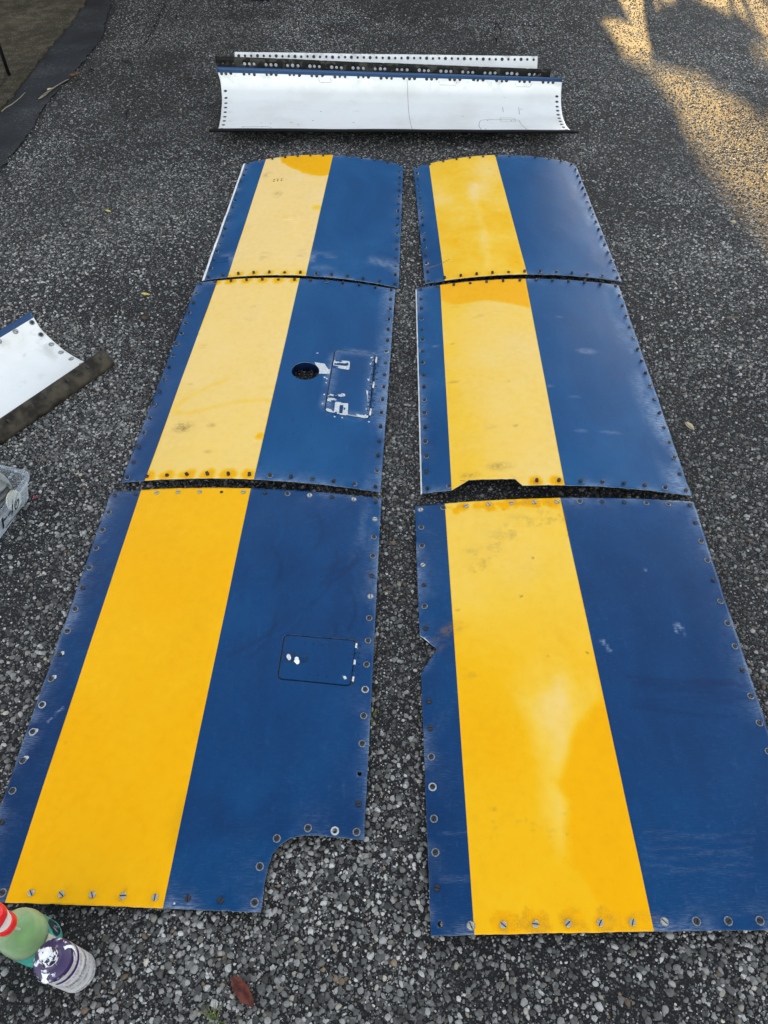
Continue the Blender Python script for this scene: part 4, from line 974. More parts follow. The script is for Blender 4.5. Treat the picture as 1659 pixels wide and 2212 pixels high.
for gx_ in gs:
    for k in (-1, 0, 1):
        if gx_ + k * .027 > .01: fair.put('fastener', HOLE_DOT if random.random() < .6 else HOLE_SMALL, gx_ + k * .027 + random.uniform(-.003, .003), AT - .030 + random.uniform(-.002, .002), root, tilt=.25)
for S_, n in ((.022, 9), (AW - .022, 10)):
    for k in range(n):
        fair.put('fastener', HOLE_DOT, S_, .035 + (AT - .155) * (k / (n - 1)) ** 1.0, root, tilt=.05)
# black lip along the front
n = 60; S_ = np.linspace(-.012, AW + .012, n); a_ = fair.pos(np.clip(S_, 0, AW), np.zeros(n)); a_[:, 0] += np.where(S_ < 0, S_, np.where(S_ > AW, S_ - AW, 0))
g = np.random.default_rng(3); rag = g.normal(0, .0012, n)
b_ = a_ + [0, -.010, .0015]; b_[:, 1] += rag; c_ = a_ + [0, -.003, -.010]; top = a_ + [0, .010, .0028]
V = np.concatenate([top, b_, c_]); F = []
for i in range(n - 1): F += [(i, n + i, n + i + 1, i + 1), (n + i, 2 * n + i, 2 * n + i + 1, n + i + 1)]
o = obj('front_lip', mesh('front_lip', V, F, M['black_rubber']), root); solid(o, .002, 0)
# small raised access plates and seams on the white skin
def sheet_line(sh, pts, w, name, mat, dz=.0008, z_=None):
    P = []
    for (x0, y0), (x1, y1) in zip(pts[:-1], pts[1:]):
        k = max(1, int(math.hypot(x1 - x0, y1 - y0) / .015)); P += [(x0 + (x1 - x0) * i / k, y0 + (y1 - y0) * i / k) for i in range(k)]
    P.append(pts[-1]); P = np.array(P); d = np.gradient(P, axis=0); nr = np.stack([-d[:, 1], d[:, 0]], 1); nr /= np.linalg.norm(nr, axis=1)[:, None] + 1e-9
    A_, B_ = P + nr * w / 2, P - nr * w / 2; n = len(P); v = np.concatenate([sh.pos(A_[:, 0], A_[:, 1], dz), sh.pos(B_[:, 0], B_[:, 1], dz)])
    return obj(name, mesh(name, v, [(i + n, i + n + 1, i + 1, i) for i in range(n - 1)], mat), root)
M['seam'] = plain('seam_grime', (.33, .32, .29), .8, 0, .3, 80)
def S_at(px): return (px - 470) / (1218 - 470) * AW
sheet_line(fair, [(S_at(883), .01), (S_at(883), AT - .035)], .0026, 'seam', M['seam'])
def rr(x0, y0, x1, y1, r, openb=False):
    lp = round_rect([(x0, y0), (x1, y0), (x1, y1), (x0, y1)], r, 4); return [tuple(p) for p in lp] + [tuple(lp[0])]
sheet_line(fair, [(S_at(1028), .0)] + [(S_at(1030), .12), (S_at(1036), .18), (S_at(1050), .20), (S_at(1105), .20), (S_at(1120), .19), (S_at(1122), .12), (S_at(1130), .0)], .003, 'seam', M['seam'])
sheet_line(fair, rr(S_at(1080), .165, S_at(1112), .225, .015), .0025, 'seam', M['seam'])
for xx in (1090, 1125): sheet_line(fair, [(S_at(xx), .30 if xx == 1090 else .28), (S_at(xx), .36)], .0030, 'seam', M['seam'])
sheet_line(fair, [(S_at(520), .062), (S_at(575), .066), (S_at(583), .055), (S_at(583), .0)], .0028, 'seam', M['seam'])
for x0, x1 in ((690, 716), (952, 990), (1118, 1152)): sheet_line(fair, rr(S_at(x0), AT - .062, S_at(x1), AT - .034, .008), .0026, 'seam', M['seam'])
for px, t in ((522, .062), (563, .064), (1052, .185), (1103, .180), (1040, .05), (1125, .05), (625, .13), (640, .10), (672, .16), (760, .14), (1130, .34), (1000, .24), (690, .28), (560, .12), (580, .115)):
    fair.put('grime_spot', disc_mesh('grime_spot', random.uniform(.003, .0055), .0008, M['seam'], 8), S_at(px), t, root)
# black strip standing behind, with triple holes through it
B0 = np.array([.0, 4.32, 0.0]); bl = un(463.8, 121.6, .232); br = un(1191, 150, .202)
def lean(p, dy, z): return np.array([p[0], p[1] + dy, z])
blk = Sheet([lean(bl, .01, .004), lean(bl, .012, .08), lean(bl, .006, .15), bl], [lean(br, .012, .004), lean(br, .014, .08), lean(br, .006, .14), br], B0)
root = empty('black_strip_panel', tuple(B0)); tag(root, 'flaking black strip with rows of triple holes, between the two white pieces', 'aircraft panel')
BW, BT = blk.Wd, blk.T
HL = []; bpos = []
for k in range(NG):
    gx_ = .065 + (BW - .15) * k / (NG - 1)
    for j in (-1, 0, 1): bpos.append((gx_ + j * .0265 + random.uniform(-.002, .002), BT - .030 + random.uniform(-.001, .001), random.uniform(.0072, .0092) if k else .0045))
HL = [hole_loop(x, y, r, 12) for x, y, r in bpos]
o = obj('skin', blk.mesh('black_skin', [M['black'], M['black']], holes=HL, step=.014, jag=.0006), root); solid(o, .0025)
for k in (1, 4, 9): pass
BRING = ring_mesh('hole_rim', .0074, .0100, .0008, M['dirty_metal'], 14)
for i, (x, y, r) in enumerate(bpos):
    if i % 4 == 1: blk.put('hole_rim', BRING, x, y, root, dz=.0004)
x = [BW - .05, BW - .018]
# white strip at the back
C0 = np.array([.0, 4.42, 0.0]); cl = un(506.7, 112.3, .215); cr_ = un(1161.6, 121.4, .205)
wst = Sheet([lean(cl, -.06, .02), lean(cl, -.052, .09), lean(cl, -.035, .16), cl], [lean(cr_, -.06, .02), lean(cr_, -.052, .09), lean(cr_, -.035, .16), cr_], C0)
root = empty('white_strip_panel', tuple(C0)); tag(root, 'white strip with a row of dark holes on its top edge, farthest of all', 'aircraft panel')
CW, CT = wst.Wd, wst.T
def at_(S, T):
    return dict(dirt=.6 * sstep(.05, .0, CT - T) * sstep(.4, .7, fbm(S, T, 20, 61)), blue=np.full(len(S), -1.0))
o = obj('skin', wst.mesh('strip_skin', [M['white'], M['primer']], attrs=at_), root); solid(o, .002)
for k in range(48):
    wst.put('fastener', HOLE_SMALL if k % 3 else HOLE_DOT, .022 + (CW - .044) * k / 47, CT - .018 + random.uniform(-.001, .001), root, tilt=.1)
wst.put('fastener', HOLE_DOT, CW - .022, CT - .085, root)

# ------------------------------------------------------------------ white piece at the left edge
c7 = lambda x, y: crop(x, y, 2.168, 0, 1180)
prof = [(745, 540, .050), (640, 490, .046), (545, 430, .050), (450, 350, .062), (350, 255, .088), (285, 150, .120), (268, 100, .134)]
PR = [un(*c7(x, y), z) for x, y, z in prof]
dirv = un(*c7(0, 1045), .050) - un(*c7(745, 540), .050); dirv /= np.linalg.norm(dirv)
PL = [p + dirv * .62 for p in PR]
F0 = np.array([PR[0][0], PR[0][1], 0]) + dirv * .3; F0[2] = 0
lf = Sheet(PR, PL, F0)
root = empty('curved_skin_piece', tuple(F0)); tag(root, 'white curved piece with brown metal flange, cropped by the left edge', 'aircraft panel')
def at_(S, T):
    d = .75 * sstep(.10, .0, lf.T - T) * sstep(.38, .7, fbm(S, T, 10, 63)) + .6 * sstep(.10, .0, S) * sstep(.45, .7, fbm(S, T, 18, 64))
    for k in range(12):
        g = np.random.default_rng(800 + k); d = np.maximum(d, .5 * sstep(g.uniform(.006, .02), 0, np.hypot(S - g.uniform(.02, .3), T - g.uniform(.05, lf.T))))
    return dict(dirt=d, blue=T - (lf.T - .022))
m = lf.mesh('piece_skin', [M['white'], M['primer']], step=.009, attrs=at_); m.flip_normals()
o = obj('skin', m, root); solid(o, .002)
def lput(name, data, S_, T_, ring=True):
    p, Rm = lf.frame(S_, T_); Rm = Rm @ Euler((math.pi, 0, 0)).to_matrix()
    o = obj(name, data, root, p + Rm.col[2] * .0003, (Rm @ Euler((random.uniform(-.1, .1), 0, random.uniform(0, 6))).to_matrix()).to_euler())
    if ring: w = obj('washer', WASHER, o); w.scale = (1.15, 1.15, 1)
for k in range(6): lput('screw', SCREW_DARK if k > 3 else SCREW_FLAT, .014, .012 + (lf.T - .045) * (k / 5) ** .95)
for k in range(1, 9): lput('screw', SCREW_FLAT, .014 + .066 * k, lf.T - .030)
# flange: bent dark angle along the front edge, running past the white sheet
ft = un(*c7(885, 420), .052); fo = un(*c7(955, 540), .012)
axis = -dirv
side = np.cross([0, 0, 1], axis); side /= np.linalg.norm(side)
if side @ np.array([1, -1, 0]) < 0: side = -side
start = PR[0] + axis * .075
n = 26; rows = [[] for _ in range(5)]
g = np.random.default_rng(9)
for i in range(n):
    p = start - axis * (.72 * i / (n - 1)); w = g.normal(0, .0012)
    rows[0].append(p + [0, 0, .004] - side * .006); rows[1].append(p + side * .004 + [0, 0, .0035 + w]); rows[2].append(p + side * .018 + [0, 0, -.014 + w])
    rows[3].append(p + side * .030 + [0, 0, -.030 + w]); rows[4].append(p + side * .031 + [0, 0, -.044 + w])
V = np.concatenate([np.array(r) - F0 for r in rows]); F = [(j * n + i, (j + 1) * n + i, (j + 1) * n + i + 1, j * n + i + 1) for j in range(4) for i in range(n - 1)]
o = obj('flange', mesh('flange', V, F, [M['dirty_metal'], M['dirty_metal']]), root); solid(o, .002)
fn = Vector(np.cross(axis, np.array(rows[3][0]) - rows[1][0])).normalized(); fn = fn if fn.dot(Vector(side)) > 0 else -fn
fq = fn.to_track_quat('Z', 'Y').to_euler()
for k in range(9):
    i = 1 + int(k * (n - 2) / 9); p = (np.array(rows[1][i]) + rows[2][i]) / 2 - F0
    o = obj('screw', SCREW_STUD if k % 3 == 2 else SCREW_DARK, root, Vector(p) + fn * .001, fq)

# ------------------------------------------------------------------ plastic box of discs
a = NT('cloudy_plastic'); co = a.coord(); n1 = a.noise(30, 4, co)
a.set(col=(.80, .84, .88), rough=.32, spec=.45, trans=0.0)
tr = a.n('BsdfTransparent'); tr.inputs[0].default_value = (.84, .92, 1, 1); tl = a.n('BsdfTranslucent'); tl.inputs[0].default_value = (.75, .80, .86, 1)
mx = a.n('MixShader'); mx.inputs[0].default_value = .35; a.l(a.b.outputs[0], mx.inputs[1]); a.l(tl.outputs[0], mx.inputs[2])
lw = a.n('LayerWeight'); lw.inputs['Blend'].default_value = .35
fc = a.math('ADD', a.mapr(lw.outputs['Facing'], 0, 1, .07, .38), a.math('MULTIPLY', n1, .12), clamp=True)
m2 = a.n('MixShader'); a.l(fc, m2.inputs[0]); a.l(tr.outputs[0], m2.inputs[1]); a.l(mx.outputs[0], m2.inputs[2]); a.l(m2.outputs[0], a.out.inputs[0])
M['plastic'] = a.m
M['disc_grey'] = plain('grey_disc', (.22, .23, .225), .5, .2, .2, 40)
M['disc_tan'] = plain('tan_disc', (.50, .47, .38), .6, 0, .15, 40)
M['marker'] = plain('marker_ink', (.008, .008, .012), .5, 0, .2, 90)
cB = np.array([-1.003, 1.356, .006]); d1 = np.array([-.20, -.98, 0]); d1 /= np.linalg.norm(d1); d2 = np.array([-.98, .20, 0]) * 1.0; d2 = np.array([-.955, .295, 0]); d2 /= np.linalg.norm(d2)
out_d1 = -d1; out_d2 = -d2
LA, LB, BH, FLR = .30, .20, .084, .020
root = empty('plastic_box', (float(cB[0] + (d1 * LA / 2 + d2 * LB / 2)[0]), float(cB[1] + (d1 * LA / 2 + d2 * LB / 2)[1]), 0)); tag(root, 'clear plastic box with black marker writing, cropped by the left edge', 'box')
bo = np.array(root.location)
def bx_pt(u, v, z, r_out=0.0):
    """u along the near side, v along the other; flare outward with height"""
    f = FLR * z / BH + r_out
    return cB + d1 * (u * (LA + 2 * f) - f) + d2 * (v * (LB + 2 * f) - f) + np.array([0, 0, z])
def box_loop(z, r_out, rad=.022, n=5):
    f = FLR * z / BH + r_out; A_, B_ = LA + 2 * f, LB + 2 * f
    lp = round_rect([(0, 0), (A_, 0), (A_, B_), (0, B_)], rad, n)
    return [cB + d1 * (p[0] - f) + d2 * (p[1] - f) + np.array([0, 0, z]) - bo for p in lp]
def box_shell(levels, name, mat, bottom=False):
    loops = [box_loop(z, r, rd) for z, r, rd in levels]; n = len(loops[0]); V = np.concatenate(loops); F = []
    for j in range(len(loops) - 1):
        for i in range(n): F.append((j * n + i, j * n + (i + 1) % n, (j + 1) * n + (i + 1) % n, (j + 1) * n + i))
    if bottom: F.append(tuple(reversed(range(n))))
    o = obj(name, mesh(name, V, F, mat, True, 30), root); return o
o = box_shell([(.0, -.004, .015), (.004, 0, .020), (BH * .5, 0, .021), (BH * .78, 0, .022)], 'wall', M['plastic'], True)
o = box_shell([(BH * .775, .0006, .0222), (BH * .78, .005, .025), (BH * .97, .006, .026), (BH, .003, .024), (BH, -.004, .020), (BH * .95, -.005, .019)], 'rim', M['plastic'])
# discs inside, each its own thing
def disc(name, label, c, r, h, tiltx, tilty, mat, hole=True):
    bm = bmesh.new(); loop = [(r * math.cos(t), r * math.sin(t)) for t in np.linspace(0, 2 * math.pi, 33)[:-1]]
    hp = [(r * .78 + .0042 * math.cos(t), .0042 * math.sin(t)) for t in np.linspace(0, 2 * math.pi, 11)[:-1]] if hole else []
    pts = [Vector(p) for p in loop + hp]; ed = [(i, (i + 1) % 32) for i in range(32)] + [(32 + i, 32 + (i + 1) % 10) for i in range(len(hp))]
    rr_ = delaunay_2d_cdt(pts, ed, [], 1, 1e-7); V = [tuple(v) for v in rr_[0]]; F = [f for f in rr_[2] if not hole or math.hypot(sum(V[i][0] for i in f) / 3 - r * .78, sum(V[i][1] for i in f) / 3) > .0040]
    m = mesh(name, [(x, y, h) for x, y in V], F, mat, False)
    o = obj(name, m, None, c, (tiltx, tilty, 2.6)); md = o.modifiers.new('t', 'SOLIDIFY'); md.thickness = h; md.offset = -1
    return tag(o, label, 'disc', 'discs kept in the plastic box')
ic = cB + d1 * .075 + d2 * .085
def IC(u, v, z): return tuple(cB + d1 * u + d2 * v + np.array([0, 0, z]))
disc('round_disc', 'grey disc with a small hole, topmost in the plastic box', IC(.040, .086, .060), .050, .004, .10, .04, M['disc_grey'])
disc('round_disc', 'grey disc just under the topmost disc in the plastic box', IC(.056, .083, .047), .050, .004, .06, -.03, M['disc_grey'])
disc('round_disc', 'grey disc lowest of the lying stack in the plastic box', IC(.072, .080, .034), .050, .004, .08, .03, M['disc_grey'])
o = disc('round_disc', 'grey disc standing on edge against the box back corner', IC(.012, .060, .050), .036, .003, 0, 0, M['disc_grey']); o.rotation_euler = (R(78), 0, R(-30))
o = disc('round_disc', 'tan disc leaning inside the box wall with the writing', IC(.046, .012, .032), .028, .003, 0, 0, M['disc_tan'], False); o.rotation_euler = (Matrix((tuple(d1), (0, 0, 1), tuple(np.cross(d1, [0, 0, 1])))).transposed() @ Euler((.12, 0, 0)).to_matrix()).to_euler()
# handwriting on the near side
c8 = lambda x, y: crop(x, y, 5.82, 0, 1780)
pA, pB_, pC = bx_pt(0, 0, 0), bx_pt(1, 0, 0), bx_pt(0, 0, BH * .75)
nrm = np.cross(pB_ - pA, pC - pA); nrm /= np.linalg.norm(nrm); nrm = nrm if nrm @ -d2 > 0 else -nrm
strokes = [([(25, 1480), (40, 1600), (60, 1745)], 36), ([(25, 1480), (70, 1400), (165, 1280)], 22), ([(50, 1570), (95, 1535), (145, 1465)], 26), ([(165, 1450), (198, 1395), (230, 1345)], 26),
           ([(262, 1070), (262, 1250), (253, 1455)], 24), ([(388, 920), (350, 1040), (318, 1180), (318, 1270), (345, 1305), (380, 1250), (405, 1150), (402, 1080), (380, 1080), (350, 1160), (345, 1230)], 22),
           ([(100, 1740), (260, 1540), (380, 1400), (510, 1232)], 15), ([(95, 1845), (180, 1745), (330, 1555)], 9), ([(430, 1255), (490, 1180)], 9)]
for pts, w in strokes:
    P = np.array([on_plane(*c8(*p), pA, nrm) + nrm * .003 for p in pts]); Q = []
    for a_, b_ in zip(P[:-1], P[1:]): Q += [a_ + (b_ - a_) * t for t in (0, .33, .66)]
    Q = np.array(Q + [P[-1]]); d = np.gradient(Q, axis=0); sd = np.cross(d, nrm); sd /= np.linalg.norm(sd, axis=1)[:, None]
    ww = 1.9 * w / 5.82 / 1.8228 * 2.0 / FPX / 2 * np.r_[.7, np.ones(len(Q) - 2), .6]
    V = np.concatenate([Q + sd * ww[:, None], Q - sd * ww[:, None]]) - bo; n = len(Q)
    obj('marker_stroke', mesh('marker_stroke', V, [(i, i + 1, i + 1 + n, i + n) for i in range(n - 1)], M['marker'], False), root)

# ------------------------------------------------------------------ bottles
def liquid_plastic(name, col, op, rough=.2):
    a = NT(name); a.set(col=col, rough=rough, spec=.5)
    tr = a.n('BsdfTransparent'); tr.inputs[0].default_value = (*[min(1, .35 + .65 * c ** .5) for c in col], 1)
    tl = a.n('BsdfTranslucent'); tl.inputs[0].default_value = (*col, 1)
    mx = a.n('MixShader'); mx.inputs[0].default_value = .45; a.l(a.b.outputs[0], mx.inputs[1]); a.l(tl.outputs[0], mx.inputs[2])
    lw = a.n('LayerWeight'); lw.inputs['Blend'].default_value = .4
    m2 = a.n('MixShader'); a.l(a.mapr(lw.outputs['Facing'], 0, 1, op, .95), m2.inputs[0]); a.l(tr.outputs[0], m2.inputs[1]); a.l(mx.outputs[0], m2.inputs[2]); a.l(m2.outputs[0], a.out.inputs[0]); return a.m
M['bottle_clear'] = liquid_plastic('bottle_clear', (.46, .56, .42), .05, .10)
M['green_liquid'] = plain('green_liquid', (.27, .46, .20), .06, 0, .25, 24, .6)
M['red_plastic'] = plain('red_plastic', (.62, .012, .016), .33, 0, .1, 30)
M['white_plastic'] = plain('white_plastic', (.74, .73, .70), .42, 0, .1, 30)
a = NT('teal_label'); uv = a.coord('Object'); n1 = a.noise(40, 3, uv)
M['teal'] = a.set(col=a.mix(a.mapr(n1, .5, .6), (.05, .32, .27), (.07, .38, .31)), rough=.35)
M['navy_label'] = plain('navy_label', (.015, .03, .05), .4, 0, .3, 60); M['cream_label'] = plain('cream_label', (.55, .53, .46), .5, 0, .1, 60)
SB = un(93, 2040, 0)
root = empty('spray_bottle', (SB[0], SB[1], .004)); tag(root, 'spray bottle of pale green liquid with red trigger head and teal label', 'bottle')
rb = .038
prof = [(rb - .006, 0), (rb, .006), (rb, .070), (rb * .995, .100), (rb * .93, .116), (rb * .76, .132), (rb * .50, .147), (.0155, .158), (.0145, .170), (.0145, .180)]
v, f = lathe(prof, 40); obj('body', mesh('body', v, f, M['bottle_clear'], True, 60), root)
prof = [(rb - .009, .003), (rb - .003, .008), (rb - .003, .098), (rb * .93 - .003, .112), (rb * .86 - .003, .119)]
v, f = lathe(prof, 40); obj('liquid', mesh('liquid', v, f, M['green_liquid'], True, 60), root)
def wrap(name, r, z0, z1, a0, a1, mat, root, n=28, shape=None):
    V, F = [], []
    for i in range(n + 1):
        t = a0 + (a1 - a0) * i / n
        lo, hi = (z0, z1) if shape is None else shape(i / n)
        V += [(r * math.cos(t), r * math.sin(t), lo), (r * math.cos(t), r * math.sin(t), hi)]
    F = [(2 * i, 2 * i + 2, 2 * i + 3, 2 * i + 1) for i in range(n)]
    return obj(name, mesh(name, V, F, mat), root)
wrap('label', rb + .0004, .012, .078, R(-200), R(160), M['teal'], root, 60)
wrap('label_emblem', rb + .0008, .02, .07, R(8), R(52), M['navy_label'], root, 16, lambda t: (.018 + .020 * (2 * t - 1) ** 2, .078 - .03 * (2 * t - 1) ** 2))
wrap('label_print', rb + .0008, .03, .09, R(-45), R(5), M['cream_label'], root, 16, lambda t: (.060 - .02 * t, .078 + .0005))
wrap('label_print', rb + .0012, .03, .09, R(18), R(24), M['cream_label'], root, 6, lambda t: (.034 + .02 * t, .040 + .02 * t))
wrap('label_print', rb + .0012, .03, .09, R(28), R(36), M['cream_label'], root, 6, lambda t: (.036 + .012 * math.sin(t * 6), .040 + .012 * math.sin(t * 6)))
v, f = tube([(.004, .004, .005), (.006, .002, .06), (.002, 0, .18)], .0022, 8); obj('dip_tube', mesh('dip_tube', v, f, M['cream_label']), root)
v, f = lathe([(.0175, .164), (.0180, .166), (.0180, .180), (.0165, .182)], 28); obj('collar', mesh('collar', v, f, M['red_plastic'], True, 40), root)
v, f = lathe([(.0150, .181), (.0160, .188), (.0185, .200)], 28); obj('neck', mesh('neck', v, f, M['white_plastic'], True, 40), root)
bm = bmesh.new()
secs = [(-.018, .012, .010, .184), (-.011, .019, .015, .184), (0, .022, .012, .183), (.014, .019, .012, .184), (.030, .013, .012, .187), (.052, .010, .010, .189), (.060, .008, .008, .189)]
loops = []
for x, hw, hh, zc in secs: loops.append([bm.verts.new((x, hw * math.copysign(abs(math.cos(t)) ** .7, math.cos(t)), zc + hh * math.copysign(abs(math.sin(t)) ** .7, math.sin(t)))) for t in np.linspace(0, 2 * math.pi, 17)[:-1]])
for l0, l1 in zip(loops[:-1], loops[1:]):
    for i in range(16): bm.faces.new((l0[i], l0[(i + 1) % 16], l1[(i + 1) % 16], l1[i]))
bm.faces.new(loops[0][::-1]); bm.faces.new(loops[-1]); bmesh.ops.recalc_face_normals(bm, faces=bm.faces)
hd = obj('trigger_head', from_bm('trigger_head', bm, M['red_plastic'], True, 50), root, (0, 0, .036), (0, 0, R(165)))
v, f = lathe([(.009, 0), (.009, .010), (.007, .012)], 16); obj('nozzle', mesh('nozzle', v, f, M['white_plastic'], True, 40), hd, (.058, 0, .189), (0, R(90), 0))
bm = bmesh.new()
path = [(.030, .180), (.042, .168), (.046, .150), (.040, .132), (.043, .120)]; loops = []
for x, z in path: loops.append([bm.verts.new(p) for p in ((x - .003, -.008, z), (x + .003, -.007, z), (x + .003, .007, z), (x - .003, .008, z))])
for l0, l1 in zip(loops[:-1], loops[1:]):
    for i in range(4): bm.faces.new((l0[i], l0[(i + 1) % 4], l1[(i + 1) % 4], l1[i]))
bm.faces.new(loops[0][::-1]); bm.faces.new(loops[-1]); bmesh.ops.recalc_face_normals(bm, faces=bm.faces)
obj('trigger', from_bm('trigger', bm, M['red_plastic'], True, 50), hd)

# polish bottle
a = NT('purple_plastic'); co = a.coord(); n1 = a.noise(110, 4, co, .6, .4); n2 = a.noise(34, 3, co)
k = a.math('MULTIPLY', a.mapr(n1, .56, .60), a.mapr(n2, .46, .56))
M['purple'] = a.set(col=a.mix(k, (.030, .014, .075), (.72, .74, .80)), rough=.4, normal=a.bump(k, .4, .001))
a = NT('cap_paste'); co = a.coord(); n1 = a.noise(130, 4, co, .6, .5)
k = a.mapr(n1, .49, .53); M['cap'] = a.set(col=a.mix(k, (.015, .012, .025), (.72, .74, .78)), rough=.45, normal=a.bump(k, .6, .0015))
a = NT('silver_label'); co = a.coord()
sp = a.n('SeparateXYZ'); a.l(co, sp.inputs[0]); n1 = a.noise(260, 2, a.coord('Object', (1, 1, .25))); n2 = a.noise(35, 3, co)
ln = a.math('FRACT', a.math('MULTIPLY', sp.outputs[2], 290.0)); row = a.math('MULTIPLY', a.math('LESS_THAN', ln, .45), a.mapr(n1, .44, .50))
rowz = a.noise(1, 0, a.coord('Object', (0, 0, 55))); row = a.math('MULTIPLY', row, a.mapr(rowz, .50, .53))
ang = a.math('ARCTAN2', sp.outputs[1], sp.outputs[0]); row = a.math('MULTIPLY', row, a.math('LESS_THAN', a.math('ABSOLUTE', a.math('ADD', ang, .35)), .95))
c = a.mix(a.mapr(n2, .35, .65), (.42, .41, .42), (.58, .57, .58)); c = a.mix(a.math('MULTIPLY', row, .9), c, (.06, .05, .07))
M['silver'] = a.set(col=c, rough=.38, spec=.5)
M['violet_band'] = plain('violet_band', (.045, .012, .14), .35, 0, .2, 60); M['ink_band'] = plain('ink_band', (.02, .018, .03), .4, 0, .2, 60)
M['paste'] = plain('white_paste', (.78, .80, .84), .45, 0, .12, 90, .5, .4)
PB = un(171, 2101, 0)
root = empty('polish_bottle', (PB[0], PB[1], .004)); tag(root, 'purple polish bottle smeared with white paste, grey label, beside the spray bottle', 'bottle')
rp = .0315
ZP = .024
prof = [(rp - .004, 0), (rp, .004), (rp, .124), (rp * .985, .130), (rp * .90, .1345), (rp * .55, .1385), (.0135, .141), (.0135, .144)]
v, f = lathe(prof, 44); obj('body', mesh('body', v, f, M['purple'], True, 60), root)
wrap('label', rp + .0004, .008, .122, R(-180), R(180), M['silver'], root, 60)
wrap('label_band', rp + .0008, 0.0980, 0.1050, R(-80), R(75), M['violet_band'], root, 30)
wrap('label_band', rp + .0008, 0.1055, 0.1068, R(-80), R(75), M['ink_band'], root, 30)
wrap('label_band', rp + .0008, 0.0660, 0.0670, R(-75), R(75), M['ink_band'], root, 30); wrap('label_band', rp + .0008, 0.0625, 0.0633, R(-75), R(75), M['ink_band'], root, 30); wrap('label_band', rp + .0008, .0175, .0183, R(-75), R(75), M['ink_band'], root, 30)
v, f = lathe([(.0135, .142), (.0140, .145), (.0140, .152), (.0125, .155), (.0100, .156)], 24); obj('cap', mesh('cap', v, f, M['cap'], True, 40), root)
def blob(name, c, sx, sy, sz, mat, root, seed):
    bm = bmesh.new(); bmesh.ops.create_icosphere(bm, subdivisions=3, radius=1); g = np.random.default_rng(seed); ph = g.uniform(0, 6, 6)
    for vv in bm.verts:
        k = 1 + .18 * math.sin(vv.co.x * 4 + ph[0]) * math.sin(vv.co.y * 5 + ph[1]) + .12 * math.sin(vv.co.z * 7 + ph[2] + vv.co.x * 3); vv.co = Vector((vv.co.x * sx, vv.co.y * sy, vv.co.z * sz)) * k
    return obj(name, from_bm(name, bm, mat, True, 80), root, c)
sp_ = blob('spout', (-.003, .003, .161), .0085, .008, .0065, M['paste'], root, 1)
v, f = lathe([(.0013, 0), (.0013, .0006)], 10); obj('spout_hole', mesh('spout_hole', v, f, M['slot']), sp_, (-.0005, .0, .0066))
def smear(pts, w, root, seed, rr_=rp + .0012):
    g = np.random.default_rng(seed); V, F = [], []
    n = len(pts)
    for i, (t, z, r_) in enumerate(pts):
        ww = w * g.uniform(.5, 1.2) / r_ if r_ > .02 else w * 14
        V += [(r_ * math.cos(t - ww), r_ * math.sin(t - ww), ZP + z + g.normal(0, .0006)), (r_ * 1.02 * math.cos(t), r_ * 1.02 * math.sin(t), ZP + z + .0012), (r_ * math.cos(t + ww), r_ * math.sin(t + ww), ZP + z + g.normal(0, .0006))]
    for i in range(n - 1):
        for k in range(2): a_ = 3 * i + k; F.append((a_, a_ + 1, a_ + 4, a_ + 3))
    return obj('paste_smear', mesh('paste_smear', V, F, M['paste']), root)
smear([(R(40), .1135, .022), (R(38), .1120, .027), (R(34), .1085, .0318), (R(28), .104, .0335), (R(22), .098, .0336), (R(15), .092, .0336)], .0045, root, 2)
smear([(R(20), .107, .0322), (R(10), .1045, .0333), (R(0), .102, .0335), (R(-12), .101, .0335)], .003, root, 3)
smear([(R(-100), .1135, .022), (R(-97), .1110, .0285), (R(-95), .107, .0325), (R(-94), .102, .0335)], .006, root, 4)
smear([(R(-75), .104, .0334), (R(-88), .1035, .0335), (R(-102), .103, .0335), (R(-115), .1035, .0335)], .003, root, 5)

# ------------------------------------------------------------------ leaves, grass, twigs
def leaf_mesh(name, L_, W_, mat, curl=.15, seed=0, fold=.25, bite=None):
    g = np.random.default_rng(seed); n = 14; V, F = [], []
    for i in range(n + 1):
        t = i / n; w = W_ * (math.sin(math.pi * t ** .85) ** .8) * (1 + g.normal(0, .05)) + .0004; z = curl * L_ * (t - .5) ** 2
        x = (t - .5) * L_; wr = w * (.72 if bite and bite[0] < t < bite[1] else 1)
        V += [(x, -w, z + fold * w), (x, -w * .5, z + fold * w * .35), (x, 0, z), (x, w * .5, z + fold * w * .35), (x, wr, z + fold * w)]
    for i in range(n):
        for k in range(4): a_ = i * 5 + k; F.append((a_, a_ + 5, a_ + 6, a_ + 1))
    return mesh(name, V, F, mat)
def leaf_mat(name, col, col2, rough=.4):
    a = NT(name); co = a.coord(); n1 = a.noise(90, 4, co); n2 = a.noise(500, 3, co)
    return a.set(col=a.mix(a.mapr(n1, .35, .65), col, col2), rough=rough, spec=.2, normal=a.bump(n2, .3, .001))
M['leaf_red'] = leaf_mat('red_brown_leaf', (.055, .011, .008), (.125, .030, .018), .35); M['leaf_tan'] = leaf_mat('tan_leaf', (.34, .27, .16), (.45, .40, .27), .7)
M['leaf_yellow'] = leaf_mat('yellow_leaf', (.45, .38, .05), (.55, .50, .12), .6); M['leaf_brown'] = leaf_mat('brown_leaf', (.06, .032, .016), (.12, .07, .035), .6); M['leaf_pink'] = leaf_mat('crimson_bit', (.25, .02, .05), (.40, .08, .10), .5)
M['vein'] = plain('leaf_midrib', (.045, .012, .008), .5)
M['grass'] = leaf_mat('grass_blade', (.05, .08, .012), (.14, .14, .04), .5); M['twig'] = plain('twig_bark', (.035, .024, .016), .8, 0, .4, 60); M['straw'] = plain('dry_straw', (.22, .19, .13), .7, 0, .3, 60)
